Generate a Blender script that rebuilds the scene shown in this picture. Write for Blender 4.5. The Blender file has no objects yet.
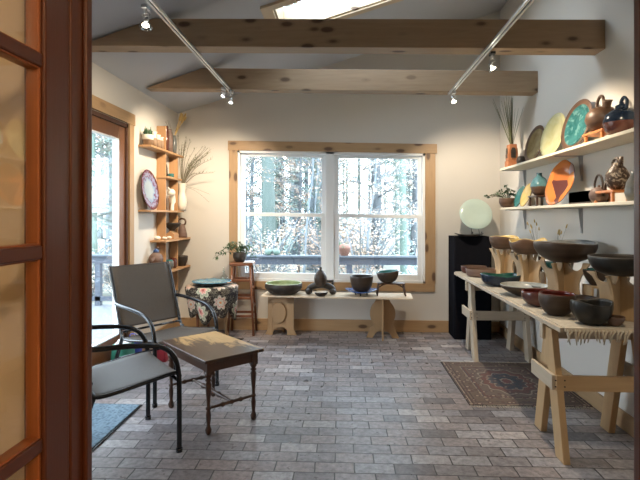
import bpy, bmesh, math, random
from mathutils import Vector, Matrix, Quaternion
random.seed(7)
S = bpy.context.scene
COL = S.collection
PI = math.pi
# ---------------------------------------------------------------- camera
cam_d = bpy.data.cameras.new('camera'); cam = bpy.data.objects.new('camera', cam_d); COL.objects.link(cam)
cam.location = (0, 0, 1.35); cam.rotation_euler = (PI/2, 0, math.radians(3.34))
cam_d.sensor_width = 36; cam_d.lens = 27; cam_d.shift_y = -0.0375; cam_d.clip_start = 0.02; cam_d.clip_end = 200
S.camera = cam
# ---------------------------------------------------------------- view, world
S.view_settings.view_transform = 'Standard'; S.view_settings.look = 'None'
S.view_settings.gamma = 1; S.view_settings.use_curve_mapping = False
S.view_settings.exposure = 0.08
S.cycles.max_bounces = 10; S.cycles.diffuse_bounces = 6; S.cycles.glossy_bounces = 4
S.cycles.transparent_max_bounces = 12; S.cycles.sample_clamp_indirect = 6
S.cycles.caustics_reflective = False; S.cycles.caustics_refractive = False
W = bpy.data.worlds.new('overcast'); S.world = W; W.use_nodes = True
wn = W.node_tree; bg = wn.nodes['Background']
tc = wn.nodes.new('ShaderNodeTexCoord'); sx = wn.nodes.new('ShaderNodeSeparateXYZ'); rp = wn.nodes.new('ShaderNodeValToRGB')
wn.links.new(tc.outputs['Generated'], sx.inputs[0]); wn.links.new(sx.outputs['Z'], rp.inputs[0]); wn.links.new(rp.outputs[0], bg.inputs[0])
rp.color_ramp.elements[0].position = 0.0; rp.color_ramp.elements[0].color = (0.78, 0.90, 1.0, 1)
rp.color_ramp.elements[1].position = 0.6; rp.color_ramp.elements[1].color = (0.70, 0.85, 1.0, 1)
SKY = 11.5
bg.inputs[1].default_value = SKY
WARM = (1.0, 0.83, 0.62)
def portal(name, loc, rot, sx_, sy_):
    l = bpy.data.lights.new(name, 'AREA'); l.shape = 'RECTANGLE'; l.size = sx_; l.size_y = sy_; l.cycles.is_portal = True
    o = bpy.data.objects.new(name, l); COL.objects.link(o); o.location = loc; o.rotation_euler = rot
portal('portal_window', (-0.2, 5.85, 1.36), (-PI/2, 0, 0), 2.3, 1.5)
portal('portal_door', (-2.2, 3.3, 1.15), (0, -PI/2, 0), 2.0, 1.7)
portal('portal_skylight', (0.05, 4.07, 3.60), (0, 0, 0), 1.4, 0.7)
SPOTS = dict(left_front=90, left_back=75, right_front=80, right_back=75, hidden=45, entry=62)

# ---------------------------------------------------------------- tags and linking
def tag(o, label=None, cat=None, group=None, kind=None):
    if label: o['label'] = label
    if cat: o['category'] = cat
    if group: o['group'] = group
    if kind: o['kind'] = kind
    return o
def thing(name, label, cat, loc=(0, 0, 0), rz=0, group=None):
    o = bpy.data.objects.new(name, None); COL.objects.link(o); o.empty_display_size = .05
    o.location = loc; o.rotation_euler = (0, 0, rz)
    return tag(o, label, cat, group)
def copy_tree(o, parent=None):
    c = o.copy(); COL.objects.link(c)
    if parent: c.parent = parent
    for ch in o.children: copy_tree(ch, c)
    return c
def rrot(ax, ang): return Matrix.Rotation(ang, 4, ax)

# ---------------------------------------------------------------- mesh builder
class MB:
    def __init__(s): s.bm = bmesh.new(); s.uv = None
    def face(s, vs, mi=0, smooth=False):
        try: f = s.bm.faces.new(vs)
        except ValueError: return None
        f.material_index = mi; f.smooth = smooth; return f
    def box(s, x0, x1, y0, y1, z0, z1, mi=0, M=None, fn=None):
        P = [(x, y, z) for z in (z0, z1) for y in (y0, y1) for x in (x0, x1)]
        P = [Vector(p) for p in P]
        if M: P = [M @ p for p in P]
        if fn: P = [Vector(fn(p)) for p in P]
        v = [s.bm.verts.new(p) for p in P]
        for q in ((0, 2, 3, 1), (4, 5, 7, 6), (0, 1, 5, 4), (2, 6, 7, 3), (0, 4, 6, 2), (1, 3, 7, 5)):
            s.face([v[i] for i in q], mi)
        return s
    def prism(s, pts, t0, t1, M=None, mi=0):
        """outline in x,z extruded along y from t0 to t1"""
        a = [Vector((x, t0, z)) for x, z in pts]; b = [Vector((x, t1, z)) for x, z in pts]
        if M: a = [M @ p for p in a]; b = [M @ p for p in b]
        va = [s.bm.verts.new(p) for p in a]; vb = [s.bm.verts.new(p) for p in b]
        s.face(va, mi); s.face(vb[::-1], mi)
        n = len(pts)
        for i in range(n): s.face([va[i], vb[i], vb[(i+1) % n], va[(i+1) % n]][::-1], mi)
        return s
    def lathe(s, prof, seg=32, warp=None, M=None, mi=0, split=None, smooth=True, closed=False, uvs=False):
        rings = []
        for k, (r, z) in enumerate(prof):
            if r < 1e-5 and not closed:
                p = Vector((0, 0, z))
                if warp: p = Vector(warp(p, 0, k))
                if M: p = M @ p
                rings.append([s.bm.verts.new(p)])
            else:
                ring = []
                for i in range(seg):
                    a = 2*PI*i/seg
                    p = Vector((r*math.cos(a), r*math.sin(a), z))
                    if warp: p = Vector(warp(p, a, k))
                    if M: p = M @ p
                    ring.append(s.bm.verts.new(p))
                rings.append(ring)
        n = len(rings); faces = []
        for k in range(n if closed else n-1):
            A, B = rings[k], rings[(k+1) % n]
            m = mi if split is None or k < split else mi+1
            if len(A) == 1 and len(B) == 1: continue
            for i in range(seg):
                j = (i+1) % seg
                if len(A) == 1: f = s.face([A[0], B[j], B[i]][::-1], m, smooth)
                elif len(B) == 1: f = s.face([A[i], A[j], B[0]], m, smooth)
                else: f = s.face([A[i], A[j], B[j], B[i]], m, smooth)
                if f and uvs:
                    if s.uv is None: s.uv = s.bm.loops.layers.uv.new('UVMap')
                    for l in f.loops:
                        lv = l.vert
                        kk = k if lv in A else k+1
                        ii = (A if lv in A else B).index(lv) if len(A if lv in A else B) > 1 else i
                        if ii == 0 and i == seg-1: ii = seg
                        L = sum(math.dist(prof[q], prof[q+1]) for q in range(kk))
                        l[s.uv].uv = (ii/seg*uvs, L)
        return s
    def tube(s, pts, r, seg=8, closed=False, M=None, mi=0, cap=True):
        pts = [Vector(p) for p in pts]; n = len(pts)
        rr = r if isinstance(r, (list, tuple)) else [r]*n
        rings = []; up = None
        for i in range(n):
            if closed: t = pts[(i+1) % n]-pts[i-1]
            else: t = pts[min(i+1, n-1)]-pts[max(i-1, 0)]
            if t.length < 1e-9: t = Vector((0, 0, 1))
            t.normalize()
            if up is None:
                up = t.orthogonal().normalized()
            else:
                up = (up - t*up.dot(t))
                up = up.normalized() if up.length > 1e-6 else t.orthogonal().normalized()
            b = t.cross(up)
            ring = []
            for k in range(seg):
                a = 2*PI*k/seg
                p = pts[i] + (up*math.cos(a)+b*math.sin(a))*rr[i]
                if M: p = M @ p
                ring.append(s.bm.verts.new(p))
            rings.append(ring)
        for i in range(n if closed else n-1):
            A, B = rings[i], rings[(i+1) % n]
            for k in range(seg): s.face([A[k], A[(k+1) % seg], B[(k+1) % seg], B[k]], mi, True)
        if cap and not closed:
            s.face(rings[0][::-1], mi); s.face(rings[-1], mi)
        return s
    def ball(s, c, rx, ry=None, rz=None, seg=16, rings=10, M=None, mi=0, fn=None):
        ry = ry or rx; rz = rz or rx
        pr = [(math.sin(PI*k/rings), -math.cos(PI*k/rings)) for k in range(rings+1)]
        pr[0] = (0, -1); pr[-1] = (0, 1)
        def wp(p, a, k):
            q = Vector((c[0]+p.x*rx, c[1]+p.y*ry, c[2]+p.z*rz)); return fn(q) if fn else q
        return s.lathe(pr, seg, wp, M, mi)
    def leaf(s, p, d, L, w, up=Vector((0, 0, 1)), mi=0, droop=.3):
        d = Vector(d).normalized(); side = d.cross(up)
        side = side.normalized() if side.length > 1e-4 else Vector((1, 0, 0))
        p = Vector(p); n = side.cross(d)
        a = p; m = p+d*L*.5+n*L*.06; e = p+d*L-Vector((0, 0, 1))*L*droop
        q = [s.bm.verts.new(x) for x in (a, m+side*w*.5-n*w*.12, e, m-side*w*.5-n*w*.12, m)]
        s.face([q[0], q[1], q[4]], mi, True); s.face([q[1], q[2], q[4]], mi, True)
        s.face([q[2], q[3], q[4]], mi, True); s.face([q[3], q[0], q[4]], mi, True)
        return s
    def build(s, name, mats, parent=None, loc=(0, 0, 0), rot=(0, 0, 0), bevel=0, sub=0, recalc=True, weld=False):
        if recalc: bmesh.ops.recalc_face_normals(s.bm, faces=s.bm.faces)
        me = bpy.data.meshes.new(name); s.bm.to_mesh(me); s.bm.free()
        if not isinstance(mats, (list, tuple)): mats = [mats]
        for m in mats: me.materials.append(m)
        o = bpy.data.objects.new(name, me); COL.objects.link(o)
        o.location = loc; o.rotation_euler = rot
        if parent: o.parent = parent
        if bevel:
            b = o.modifiers.new('bevel', 'BEVEL'); b.width = bevel; b.segments = 2; b.limit_method = 'ANGLE'; b.angle_limit = .6
        if sub:
            b = o.modifiers.new('sub', 'SUBSURF'); b.levels = sub; b.render_levels = sub
        return o
def struct(mb, name, mats, **k):
    return tag(mb.build(name, mats, **k), kind='structure')
def arc(c, r, a0, a1, n, ux, uy):
    c = Vector(c); ux = Vector(ux); uy = Vector(uy)
    return [c+ux*r*math.cos(a0+(a1-a0)*i/n)+uy*r*math.sin(a0+(a1-a0)*i/n) for i in range(n+1)]
def smooth_path(P, n=6):
    P = [Vector(p) for p in P]; out = []
    for i in range(len(P)-1):
        p0, p1, p2, p3 = P[max(i-1, 0)], P[i], P[i+1], P[min(i+2, len(P)-1)]
        for k in range(n):
            t = k/n
            out.append(.5*((2*p1)+(-p0+p2)*t+(2*p0-5*p1+4*p2-p3)*t*t+(-p0+3*p1-3*p2+p3)*t**3))
    out.append(P[-1]); return out

# ---------------------------------------------------------------- materials
class NT:
    def __init__(s, name):
        s.m = bpy.data.materials.new(name); s.m.use_nodes = True; s.t = s.m.node_tree; s.n = s.t.nodes
        s.b = s.n['Principled BSDF']; s._tc = None
    def nd(s, ty, **k):
        n = s.n.new(ty)
        for a, v in k.items():
            if a.startswith('i_'): n.inputs[a[2:].replace('_', ' ')].default_value = v
            else: setattr(n, a, v)
        return n
    def l(s, a, b): s.t.links.new(a, b)
    def coord(s, kind='Object', scale=(1, 1, 1), rot=(0, 0, 0), loc=(0, 0, 0)):
        if s._tc is None: s._tc = s.nd('ShaderNodeTexCoord')
        mp = s.nd('ShaderNodeMapping'); s.l(s._tc.outputs[kind], mp.inputs[0])
        mp.inputs['Scale'].default_value = scale; mp.inputs['Rotation'].default_value = rot; mp.inputs['Location'].default_value = loc
        return mp.outputs[0]
    def noise(s, vec, scale=5, detail=4, rough=.5, dist=0):
        n = s.nd('ShaderNodeTexNoise', i_Scale=scale, i_Detail=detail, i_Roughness=rough, i_Distortion=dist)
        s.l(vec, n.inputs['Vector']); return n.outputs['Fac']
    def voro(s, vec, scale=5, feature='F1', out='Distance', dims='3D'):
        n = s.nd('ShaderNodeTexVoronoi', feature=feature, voronoi_dimensions=dims); n.inputs['Scale'].default_value = scale
        s.l(vec, n.inputs['Vector']); return n.outputs[out]
    def ramp(s, fac, stops, interp='LINEAR'):
        r = s.nd('ShaderNodeValToRGB'); r.color_ramp.interpolation = interp; e = r.color_ramp.elements
        while len(e) < len(stops): e.new(.5)
        for i, (p, c) in enumerate(stops):
            e[i].position = p; e[i].color = (c[0], c[1], c[2], 1) if not isinstance(c, (int, float)) else (c, c, c, 1)
        s.l(fac, r.inputs[0]); return r.outputs[0]
    def mix(s, f, a, b, mode='MIX'):
        n = s.nd('ShaderNodeMix', data_type='RGBA', blend_type=mode)
        for sock, v in ((n.inputs[0], f), (n.inputs[6], a), (n.inputs[7], b)):
            if hasattr(v, 'links'): s.l(v, sock)
            elif isinstance(v, (int, float)): sock.default_value = v
            else: sock.default_value = (*v, 1)
        return n.outputs[2]
    def math(s, op, a, b=None, c=None):
        n = s.nd('ShaderNodeMath', operation=op)
        for i, v in enumerate((a, b, c)):
            if v is None: continue
            if hasattr(v, 'links'): s.l(v, n.inputs[i])
            else: n.inputs[i].default_value = v
        return n.outputs[0]
    def sep(s, vec):
        n = s.nd('ShaderNodeSeparateXYZ'); s.l(vec, n.inputs[0]); return n.outputs
    def bump(s, h, st=.3, dist=.01):
        n = s.nd('ShaderNodeBump', i_Strength=st, i_Distance=dist); s.l(h, n.inputs['Height']); s.l(n.outputs[0], s.b.inputs['Normal'])
    def col(s, c):
        if hasattr(c, 'links'): s.l(c, s.b.inputs['Base Color'])
        else: s.b.inputs['Base Color'].default_value = (*c, 1)
    def rough(s, r):
        if hasattr(r, 'links'): s.l(r, s.b.inputs['Roughness'])
        else: s.b.inputs['Roughness'].default_value = r
def plain(name, c, rough=.6, metal=0, var=.12, scale=12, bump=0):
    t = NT(name); v = t.coord()
    f = t.noise(v, scale, 4)
    t.col(t.mix(f, tuple(x*(1-var) for x in c), tuple(min(1, x*(1+var)) for x in c)))
    t.rough(rough); t.b.inputs['Metallic'].default_value = metal
    if bump: t.bump(f, bump, .005)
    return t.m
def wood(name, a, b, axis='X', rough=.5, knots=0, grain=40, kcol=(.10, .05, .025), var=0, stain=None):
    """a dark, b light; grain runs along axis"""
    t = NT(name); sc = {'X': (1.2, 14, 14), 'Y': (14, 1.2, 14), 'Z': (14, 14, 1.2)}[axis]
    v = t.coord(scale=sc); f = t.noise(v, 1.5, 6, .6, 1.2)
    v2 = t.coord(scale=tuple(x*grain/14 for x in sc)); g = t.noise(v2, 1.0, 3, .7)
    c = t.mix(t.math('MULTIPLY_ADD', g, .45, t.math('MULTIPLY', f, .6)), a, b)
    if knots:
        ks = {'X': (3.4, 8, 8), 'Y': (8, 3.4, 8), 'Z': (8, 8, 3.4)}[axis]
        kv = t.voro(t.coord(scale=ks), knots)
        k = t.ramp(kv, [(0, 1), (.16, .9), (.22, .25), (.32, 0)])
        sel = t.ramp(t.voro(t.coord(scale=ks), knots, out='Color'), [(.35, 0), (.40, 1)])
        c = t.mix(t.math('MULTIPLY', k, sel), c, kcol)
    t.col(c); t.rough(rough); t.bump(g, .12, .003)
    return t.m
def ceramic(name, a, b, rough=.35, scale=9, spot=None, bands=False, bump=.15):
    t = NT(name); v = t.coord(); f = t.noise(v, scale, 5, .6, .6)
    if bands:
        f2 = t.noise(t.coord(scale=(1, 1, 28)), 1.2, 3); f = t.math('MULTIPLY_ADD', f2, .6, t.math('MULTIPLY', f, .4))
    c = t.ramp(f, [(.32, a), (.68, b)])
    if spot:
        c = t.mix(t.ramp(t.noise(v, scale*2.3, 4), [(.52, 0), (.62, 1)]), c, spot)
    t.col(c); t.rough(rough); t.b.inputs['Specular IOR Level'].default_value = .32 if rough > .3 else .5; t.bump(t.noise(v, scale*4, 4), bump, .004)
    return t.m
def emit(name, c, st):
    t = NT(name); t.b.inputs['Emission Color'].default_value = (*c, 1); t.b.inputs['Emission Strength'].default_value = st
    t.col((.9, .9, .9)); return t.m
def glass(name, tint=(1, 1, 1), refl=.09):
    m = bpy.data.materials.new(name); m.use_nodes = True; t = m.node_tree; t.nodes.clear()
    o = t.nodes.new('ShaderNodeOutputMaterial'); mx = t.nodes.new('ShaderNodeMixShader'); tr = t.nodes.new('ShaderNodeBsdfTransparent'); gl = t.nodes.new('ShaderNodeBsdfGlossy')
    fr = t.nodes.new('ShaderNodeLayerWeight'); fr.inputs[0].default_value = .5
    pw = t.nodes.new('ShaderNodeMath'); pw.operation = 'POWER'; pw.inputs[1].default_value = 5
    t.links.new(fr.outputs['Facing'], pw.inputs[0])
    tr.inputs[0].default_value = (*tint, 1); gl.inputs['Roughness'].default_value = .02
    ml = t.nodes.new('ShaderNodeMath'); ml.operation = 'MULTIPLY_ADD'; ml.inputs[1].default_value = .8; ml.inputs[2].default_value = refl*.5
    t.links.new(pw.outputs[0], ml.inputs[0]); t.links.new(ml.outputs[0], mx.inputs[0]); t.links.new(tr.outputs[0], mx.inputs[1]); t.links.new(gl.outputs[0], mx.inputs[2]); t.links.new(mx.outputs[0], o.inputs[0])
    return m

MT = {}
MT['wall'] = plain('wall_paint', (.62, .585, .53), .85, var=.02, scale=3)
MT['wall_entry'] = plain('entry_paint', (.80, .70, .52), .85, var=.02, scale=3)
MT['ceil'] = plain('ceiling_paint', (.50, .51, .53), .9, var=.02, scale=3)
MT['white_vinyl'] = plain('white_vinyl', (.82, .84, .85), .35, var=.01)
MT['pine_x'] = wood('knotty_pine_x', (.28, .165, .080), (.50, .33, .175), 'X', .5, knots=1.1)
MT['pine_z'] = wood('knotty_pine_z', (.28, .165, .080), (.50, .33, .175), 'Z', .5, knots=1.1)
MT['pine_y'] = wood('knotty_pine_y', (.28, .165, .080), (.50, .33, .175), 'Y', .5, knots=1.1)
MT['beam'] = wood('beam_timber', (.20, .125, .070), (.42, .30, .19), 'X', .6, knots=1.25, kcol=(.07, .035, .018))
MT['ply_pale'] = wood('pale_lumber_z', (.34, .27, .19), (.52, .43, .32), 'Z', .6)
MT['ply_pale_x'] = wood('pale_lumber_x', (.34, .27, .19), (.52, .43, .32), 'X', .6)
MT['ply_pale_y'] = wood('pale_lumber_y', (.34, .27, .19), (.52, .43, .32), 'Y', .6)
MT['ply'] = wood('honey_plywood', (.27, .165, .08), (.43, .28, .145), 'Z', .5)
MT['ply_x'] = wood('bench_top_wood', (.55, .42, .28), (.74, .62, .46), 'X', .35)
MT['ply_r'] = wood('riser_plywood', (.36, .235, .12), (.56, .40, .23), 'Z', .5)
MT['shelf_y'] = wood('cream_shelf_y', (.62, .55, .42), (.76, .69, .55), 'Y', .5)
MT['cherry_y'] = wood('honey_shelf_y', (.34, .18, .08), (.52, .30, .145), 'Y', .45)
MT['cherry_z'] = wood('honey_board_z', (.34, .18, .08), (.52, .30, .145), 'Z', .45)
MT['stoolwood'] = wood('stool_wood', (.11, .038, .016), (.23, .085, .035), 'Z', .35)
MT['orangewood'] = wood('orange_stand_wood', (.42, .14, .04), (.62, .25, .08), 'X', .4)
MT['reddoor'] = wood('stained_door_wood', (.050, .013, .005), (.095, .028, .012), 'Z', .3, grain=60)
MT['reddoor_y'] = wood('stained_door_wood_y', (.050, .013, .005), (.095, .028, .012), 'Y', .3, grain=60)
MT['litbead'] = wood('lit_door_bead', (.16, .045, .014), (.30, .10, .03), 'Z', .3, grain=60)  # door wood lightened to orange: warm light on the bead put into colour
MT['darkjamb'] = wood('dark_brown_jamb', (.06, .025, .014), (.11, .05, .028), 'Z', .4)
MT['black'] = plain('black_powder_coat', (.007, .008, .010), .25, var=.1)
MT['blackwire'] = plain('black_wire', (.01, .01, .01), .4, var=.1)
MT['chrome'] = plain('brushed_nickel', (.55, .56, .58), .28, 1, var=.04)
MT['trackwhite'] = plain('track_aluminium', (.60, .62, .65), .35, .85, var=.03)
MT['blackcloth'] = plain('black_velvet', (.006, .006, .008), .95, var=.2, scale=30)
MT['blackcloth'].node_tree.nodes['Principled BSDF'].inputs['Specular IOR Level'].default_value = .05
MT['glass'] = glass('window_glass')
MT['doorglass'] = glass('door_glass', (.97, .95, .90), .12)
MT['bulbglass'] = glass('lamp_glass', (.9, .92, .95), .25)
MT['bottleglass'] = glass('clear_bottle_glass', (.86, .90, .88), .16)
MT['lens_on'] = emit('lit_halogen_lens', (1, .86, .62), 45)
MT['lens_dim'] = emit('halogen_lens_seen_aslant', (1, .9, .75), 6)
# ================================================================ setting
XL, XR, YB, YF = -2.04, 1.75, 5.65, 1.00
def ceil_z(x): return 2.58+.30*(x-XL)
# ---- floor of brick pavers
t = NT('brick_pavers'); v = t.coord(rot=(0, 0, math.radians(-.8)), loc=(.03, .04, 0))
wv = t.nd('ShaderNodeVectorMath', operation='MULTIPLY_ADD')
nz = t.nd('ShaderNodeTexNoise', i_Scale=6.0, i_Detail=2.0); t.l(v, nz.inputs['Vector']); t.l(nz.outputs['Color'], wv.inputs[0]); wv.inputs[1].default_value = (.010, .010, 0); t.l(v, wv.inputs[2])
br = t.nd('ShaderNodeTexBrick', offset=.5, i_Scale=1.0); t.l(wv.outputs[0], br.inputs['Vector'])
for k, x in (('Mortar Size', .0042), ('Mortar Smooth', .35), ('Bias', 0.0), ('Brick Width', .213), ('Row Height', .107)): br.inputs[k].default_value = x
br.inputs['Color1'].default_value = (0, 0, 0, 1); br.inputs['Color2'].default_value = (1, 1, 1, 1); br.inputs['Mortar'].default_value = (.5, .5, .5, 1)
tone = t.ramp(br.outputs['Color'], [(0, (.152, .138, .142)), (.3, (.240, .222, .225)), (.55, (.280, .238, .228)), (.8, (.285, .28, .295)), (1, (.41, .38, .37))])
big = t.ramp(t.noise(v, 1.1, 3), [(.3, (.82, .80, .80)), (.7, (1.12, 1.08, 1.05))])
fine = t.ramp(t.noise(v, 30, 6, .65), [(.3, .55), (.5, .95), (.72, 1.35)])
c = t.mix(1, t.mix(1, tone, big, 'MULTIPLY'), fine, 'MULTIPLY')
c = t.mix(br.outputs['Fac'], c, (.045, .038, .036))
t.col(c); t.rough(t.ramp(t.noise(v, 14, 4), [(.3, .26), (.7, .44)]))
h = t.math('SUBTRACT', t.math('MULTIPLY', t.noise(v, 22, 5, .6), .45), br.outputs['Fac']); t.bump(h, .55, .006)
MT['pavers'] = t.m
struct(MB().box(-2.3, 2.0, -2.0, 5.80, -.12, 0), 'floor', MT['pavers'])
# ---- walls of the studio
def gable(mb, x0, x1, z0, y0, y1, z1=None):
    if z1 is None: pts = [(x0, z0), (x1, z0), (x1, ceil_z(x1)+.02), (x0, ceil_z(x0)+.02)]
    else: pts = [(x0, z0), (x1, z0), (x1, z1), (x0, z1)]
    mb.prism(pts, y0, y1)
WX0, WX1, WZ0, WZ1 = -1.335, .915, .55, 2.13
m = MB(); gable(m, XL-.15, WX0, 0, YB, YB+.15); gable(m, WX1, XR+.15, 0, YB, YB+.15); gable(m, WX0, WX1, WZ1, YB, YB+.15); gable(m, WX0, WX1, 0, YB, YB+.15, WZ0)
struct(m, 'wall_back', MT['wall'])
DY0, DY1, DZ1 = 2.45, 4.345, 2.20
m = MB()
m.box(XL-.15, XL, YF, DY0, 0, 2.585); m.box(XL-.15, XL, DY1, YB, 0, 2.585); m.box(XL-.15, XL, DY0, DY1, DZ1, 2.585)
struct(m, 'wall_left', MT['wall'])
struct(MB().box(XR, XR+.15, YF, YB, 0, ceil_z(XR)+.02), 'wall_right', MT['wall'])
OX0, OX1, OZ = -.55, .575, 2.10     # doorway the camera looks through
m = MB(); gable(m, XL-.15, OX0-.03, 0, .93, YF); gable(m, OX1+.03, XR+.15, 0, .93, YF); gable(m, OX0-.03, OX1+.03, OZ+.03, .93, YF)
struct(m, 'wall_front', MT['wall'])
# ---- sloped ceiling with the skylight well
SX0, SX1, SY0, SY1 = -.60, .95, 3.80, 4.34
def slab(mb, x0, x1, y0, y1, t_=.22, off=0):
    mb.prism([(x0, ceil_z(x0)+off), (x1, ceil_z(x1)+off), (x1, ceil_z(x1)+t_), (x0, ceil_z(x0)+t_)], y0, y1)
m = MB(); slab(m, XL-.15, SX0, .93, YB+.15); slab(m, SX1, XR+.15, .93, YB+.15); slab(m, SX0, SX1, .93, SY0); slab(m, SX0, SX1, SY1, YB+.15)
struct(m, 'ceiling', MT['ceil'])
# skylight: a window in the ceiling
sk = tag(thing('window_2', None, None, (0, 0, 0)), kind='structure')
MT['skytrim'] = wood('skylight_trim', (.50, .38, .24), (.68, .55, .38), 'X', .5, knots=1.4)
m = MB(); w_ = .085; e = -.022
slab(m, SX0-w_, SX1+w_, SY0-w_, SY0, 0, e); slab(m, SX0-w_, SX1+w_, SY1, SY1+w_, 0, e); slab(m, SX0-w_, SX0, SY0, SY1, 0, e); slab(m, SX1, SX1+w_, SY0, SY1, 0, e)
m.build('trim', MT['skytrim'], sk)
m = MB(); t2 = .21
for a in ((SX0, SX1, SY0, SY0+.015), (SX0, SX1, SY1-.015, SY1), (SX0, SX0+.015, SY0, SY1), (SX1-.015, SX1, SY0, SY1)): slab(m, *a, t2, 0)
m.build('well_lining', MT['skytrim'], sk)
m = MB(); slab(m, SX0+.015, SX1-.015, SY0+.015, SY1-.015, .20, .192); m.build('glass_pane', MT['glass'], sk)
# ---- tie beams
def beam(name, yf, yb, label):
    m = MB(); zb = lambda x: 2.534-.0262*x
    H = .20
    x0 = -1.955; xs = [x0]; out = [(x0, zb(x0))]
    # low end is cut along the slope of the ceiling
    xc = x0
    while zb(xc)+H > ceil_z(xc)-.0: xc += .005
    x1 = XR-.001
    pts = [(x0-.0, max(zb(x0), 0)), (x1, zb(x1)), (x1, zb(x1)+H), (xc, zb(xc)+H)]
    x_tip = x0
    while ceil_z(x_tip) < zb(x_tip): x_tip += .002
    pts[0] = (x_tip, zb(x_tip))
    m.prism(pts, yf, yb)
    o = m.build(name, MT['beam'], bevel=.004); return tag(o, kind='structure')
beam('trim_1', 3.375, 3.515, 'near beam'); beam('trim_2', 4.535, 4.665, 'far beam')
# ---- back window with its pine surround
def wz(x, z): return z*(1-.0115*(x+.2))
def F(p): return (p[0], p[1], wz(p[0], p[2]))
win = tag(thing('window_1', None, None), kind='structure')
m = MB(); m.box(-1.425, 1.03, YB-.022, YB+.001, 2.105, 2.215, fn=F); m.box(-1.40, 1.005, YB-.018, YB+.001, .474, .572, fn=F)
m.build('casing_head_and_apron', MT['pine_x'], win, bevel=.003)
for a, b in ((-1.412, -1.312), (.895, 1.012)):
    MB().box(a, b, YB-.018, YB+.001, .572, 2.105, fn=F).build('casing_post', MT['pine_z'], win, bevel=.003)
m = MB(); y0, y1 = YB-.004, YB+.09
m.box(-1.314, .897, y0, y1, 2.075, 2.107, fn=F); m.box(-1.314, .897, y0, y1, .570, .600, fn=F)
m.box(-1.314, -1.282, y0, y1, .570, 2.107, fn=F); m.box(.865, .897, y0, y1, .570, 2.107, fn=F)
m.box(-.262, -.163, y0, y1, .570, 2.107, fn=F)
m.build('window_frame', MT['white_vinyl'], win, bevel=.004)
def sash(x0, x1, z0, z1, yy, w=.04, top=None, bot=None):
    m = MB(); T = top or w; B = bot or w
    m.box(x0, x0+w, yy, yy+.03, z0, z1, fn=F); m.box(x1-w, x1, yy, yy+.03, z0, z1, fn=F)
    m.box(x0+w, x1-w, yy, yy+.03, z1-T, z1, fn=F); m.box(x0+w, x1-w, yy, yy+.03, z0, z0+B, fn=F)
    s = m.build('sash', MT['white_vinyl'], win, bevel=.003)
    MB().box(x0+w, x1-w, yy+.012, yy+.018, z0+B, z1-T, fn=F).build('pane', MT['glass'], s)
for x0, x1 in ((-1.282, -.262), (-.163, .865)):
    sash(x0, x1, 1.335, 2.075, YB+.045, w=.05, top=.034, bot=.03)
    sash(x0, x1, .600, 1.378, YB+.012, w=.056, bot=.07, top=.042)
# ---- sliding glass door in the left wall
dr = tag(thing('door_1', None, None), kind='structure')
m = MB(); m.box(XL-.001, XL+.025, DY0-.11, DY1+.105, 2.205, 2.31); m.build('head_casing', MT['pine_y'], dr, bevel=.003)
m = MB(); m.box(XL-.001, XL+.02, DY1, DY1+.09, 0, 2.205); m.box(XL-.001, XL+.02, DY0-.09, DY0, 0, 2.205); m.build('side_casing', MT['pine_z'], dr, bevel=.003)
m = MB(); m.box(XL-.13, XL+.003, DY1-.03, DY1, 0, 2.20); m.box(XL-.13, XL+.003, DY0, DY0+.03, 0, 2.20); m.box(XL-.13, XL+.003, DY0, DY1, 2.165, 2.20); m.box(XL-.14, XL+.01, DY0, DY1, 0, .03)
m.build('door_jamb', MT['darkjamb'], dr)
MT['doorbrown'] = wood('brown_door_wood', (.13, .05, .02), (.24, .10, .04), 'Z', .4, grain=50)
def slider(y0, y1, x):
    m = MB(); w = .115
    m.box(x-.02, x+.02, y0, y0+w, .03, 2.165); m.box(x-.02, x+.02, y1-w, y1, .03, 2.165); m.box(x-.02, x+.02, y0+w, y1-w, 2.045, 2.165); m.box(x-.02, x+.02, y0+w, y1-w, .03, .285)
    d_ = m.build('door_panel', MT['doorbrown'], dr, bevel=.004)
    MB().box(x-.004, x+.004, y0+w, y1-w, .285, 2.045).build('pane', MT['glass'], d_)
    m = MB()
    for a in ((y0+w, y0+w+.012, .285, 2.045), (y1-w-.012, y1-w, .285, 2.045), (y0+w, y1-w, .285, .297), (y0+w, y1-w, 2.033, 2.045)): m.box(x-.023, x+.023, a[0], a[1], a[2], a[3])
    m.build('glazing_bead', MT['white_vinyl'], d_)
slider(3.40, 4.315, XL-.035); slider(2.48, 3.44, XL-.085)
# ---- baseboards
struct(MB().box(XL, XR, YB-.018, YB, 0, .135), 'baseboard_back', MT['pine_x'], bevel=.003)
struct(MB().box(XL, XL+.018, DY1+.09, YB-.018, 0, .135), 'baseboard_left', MT['pine_y'], bevel=.003)
struct(MB().box(XR-.018, XR, YF, YB-.018, 0, .115), 'baseboard_right', MT['pine_y'], bevel=.003)
# ---- doorway frame: jambs, head and stops
m = MB()
m.box(OX0-.03, OX0, .925, YF+.005, 0, OZ+.03); m.box(OX1, OX1+.03, .925, YF+.005, 0, OZ+.03); m.box(OX0, OX1, .925, YF+.005, OZ, OZ+.03)
m.box(OX0, OX0+.010, .965, .985, 0, OZ); m.box(OX1-.010, OX1, .965, .985, 0, OZ)
struct(m, 'trim_3', MT['reddoor'], bevel=.003)
m = MB(); m.box(OX0-.10, OX0-.012, YF+.004, YF+.02, 0, OZ+.10); m.box(OX1+.012, OX1+.10, YF+.004, YF+.02, 0, OZ+.10); m.box(OX0-.012, OX1+.012, YF+.004, YF+.02, OZ+.005, OZ+.10)
struct(m, 'trim_4', MT['pine_z'], bevel=.003)
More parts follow.
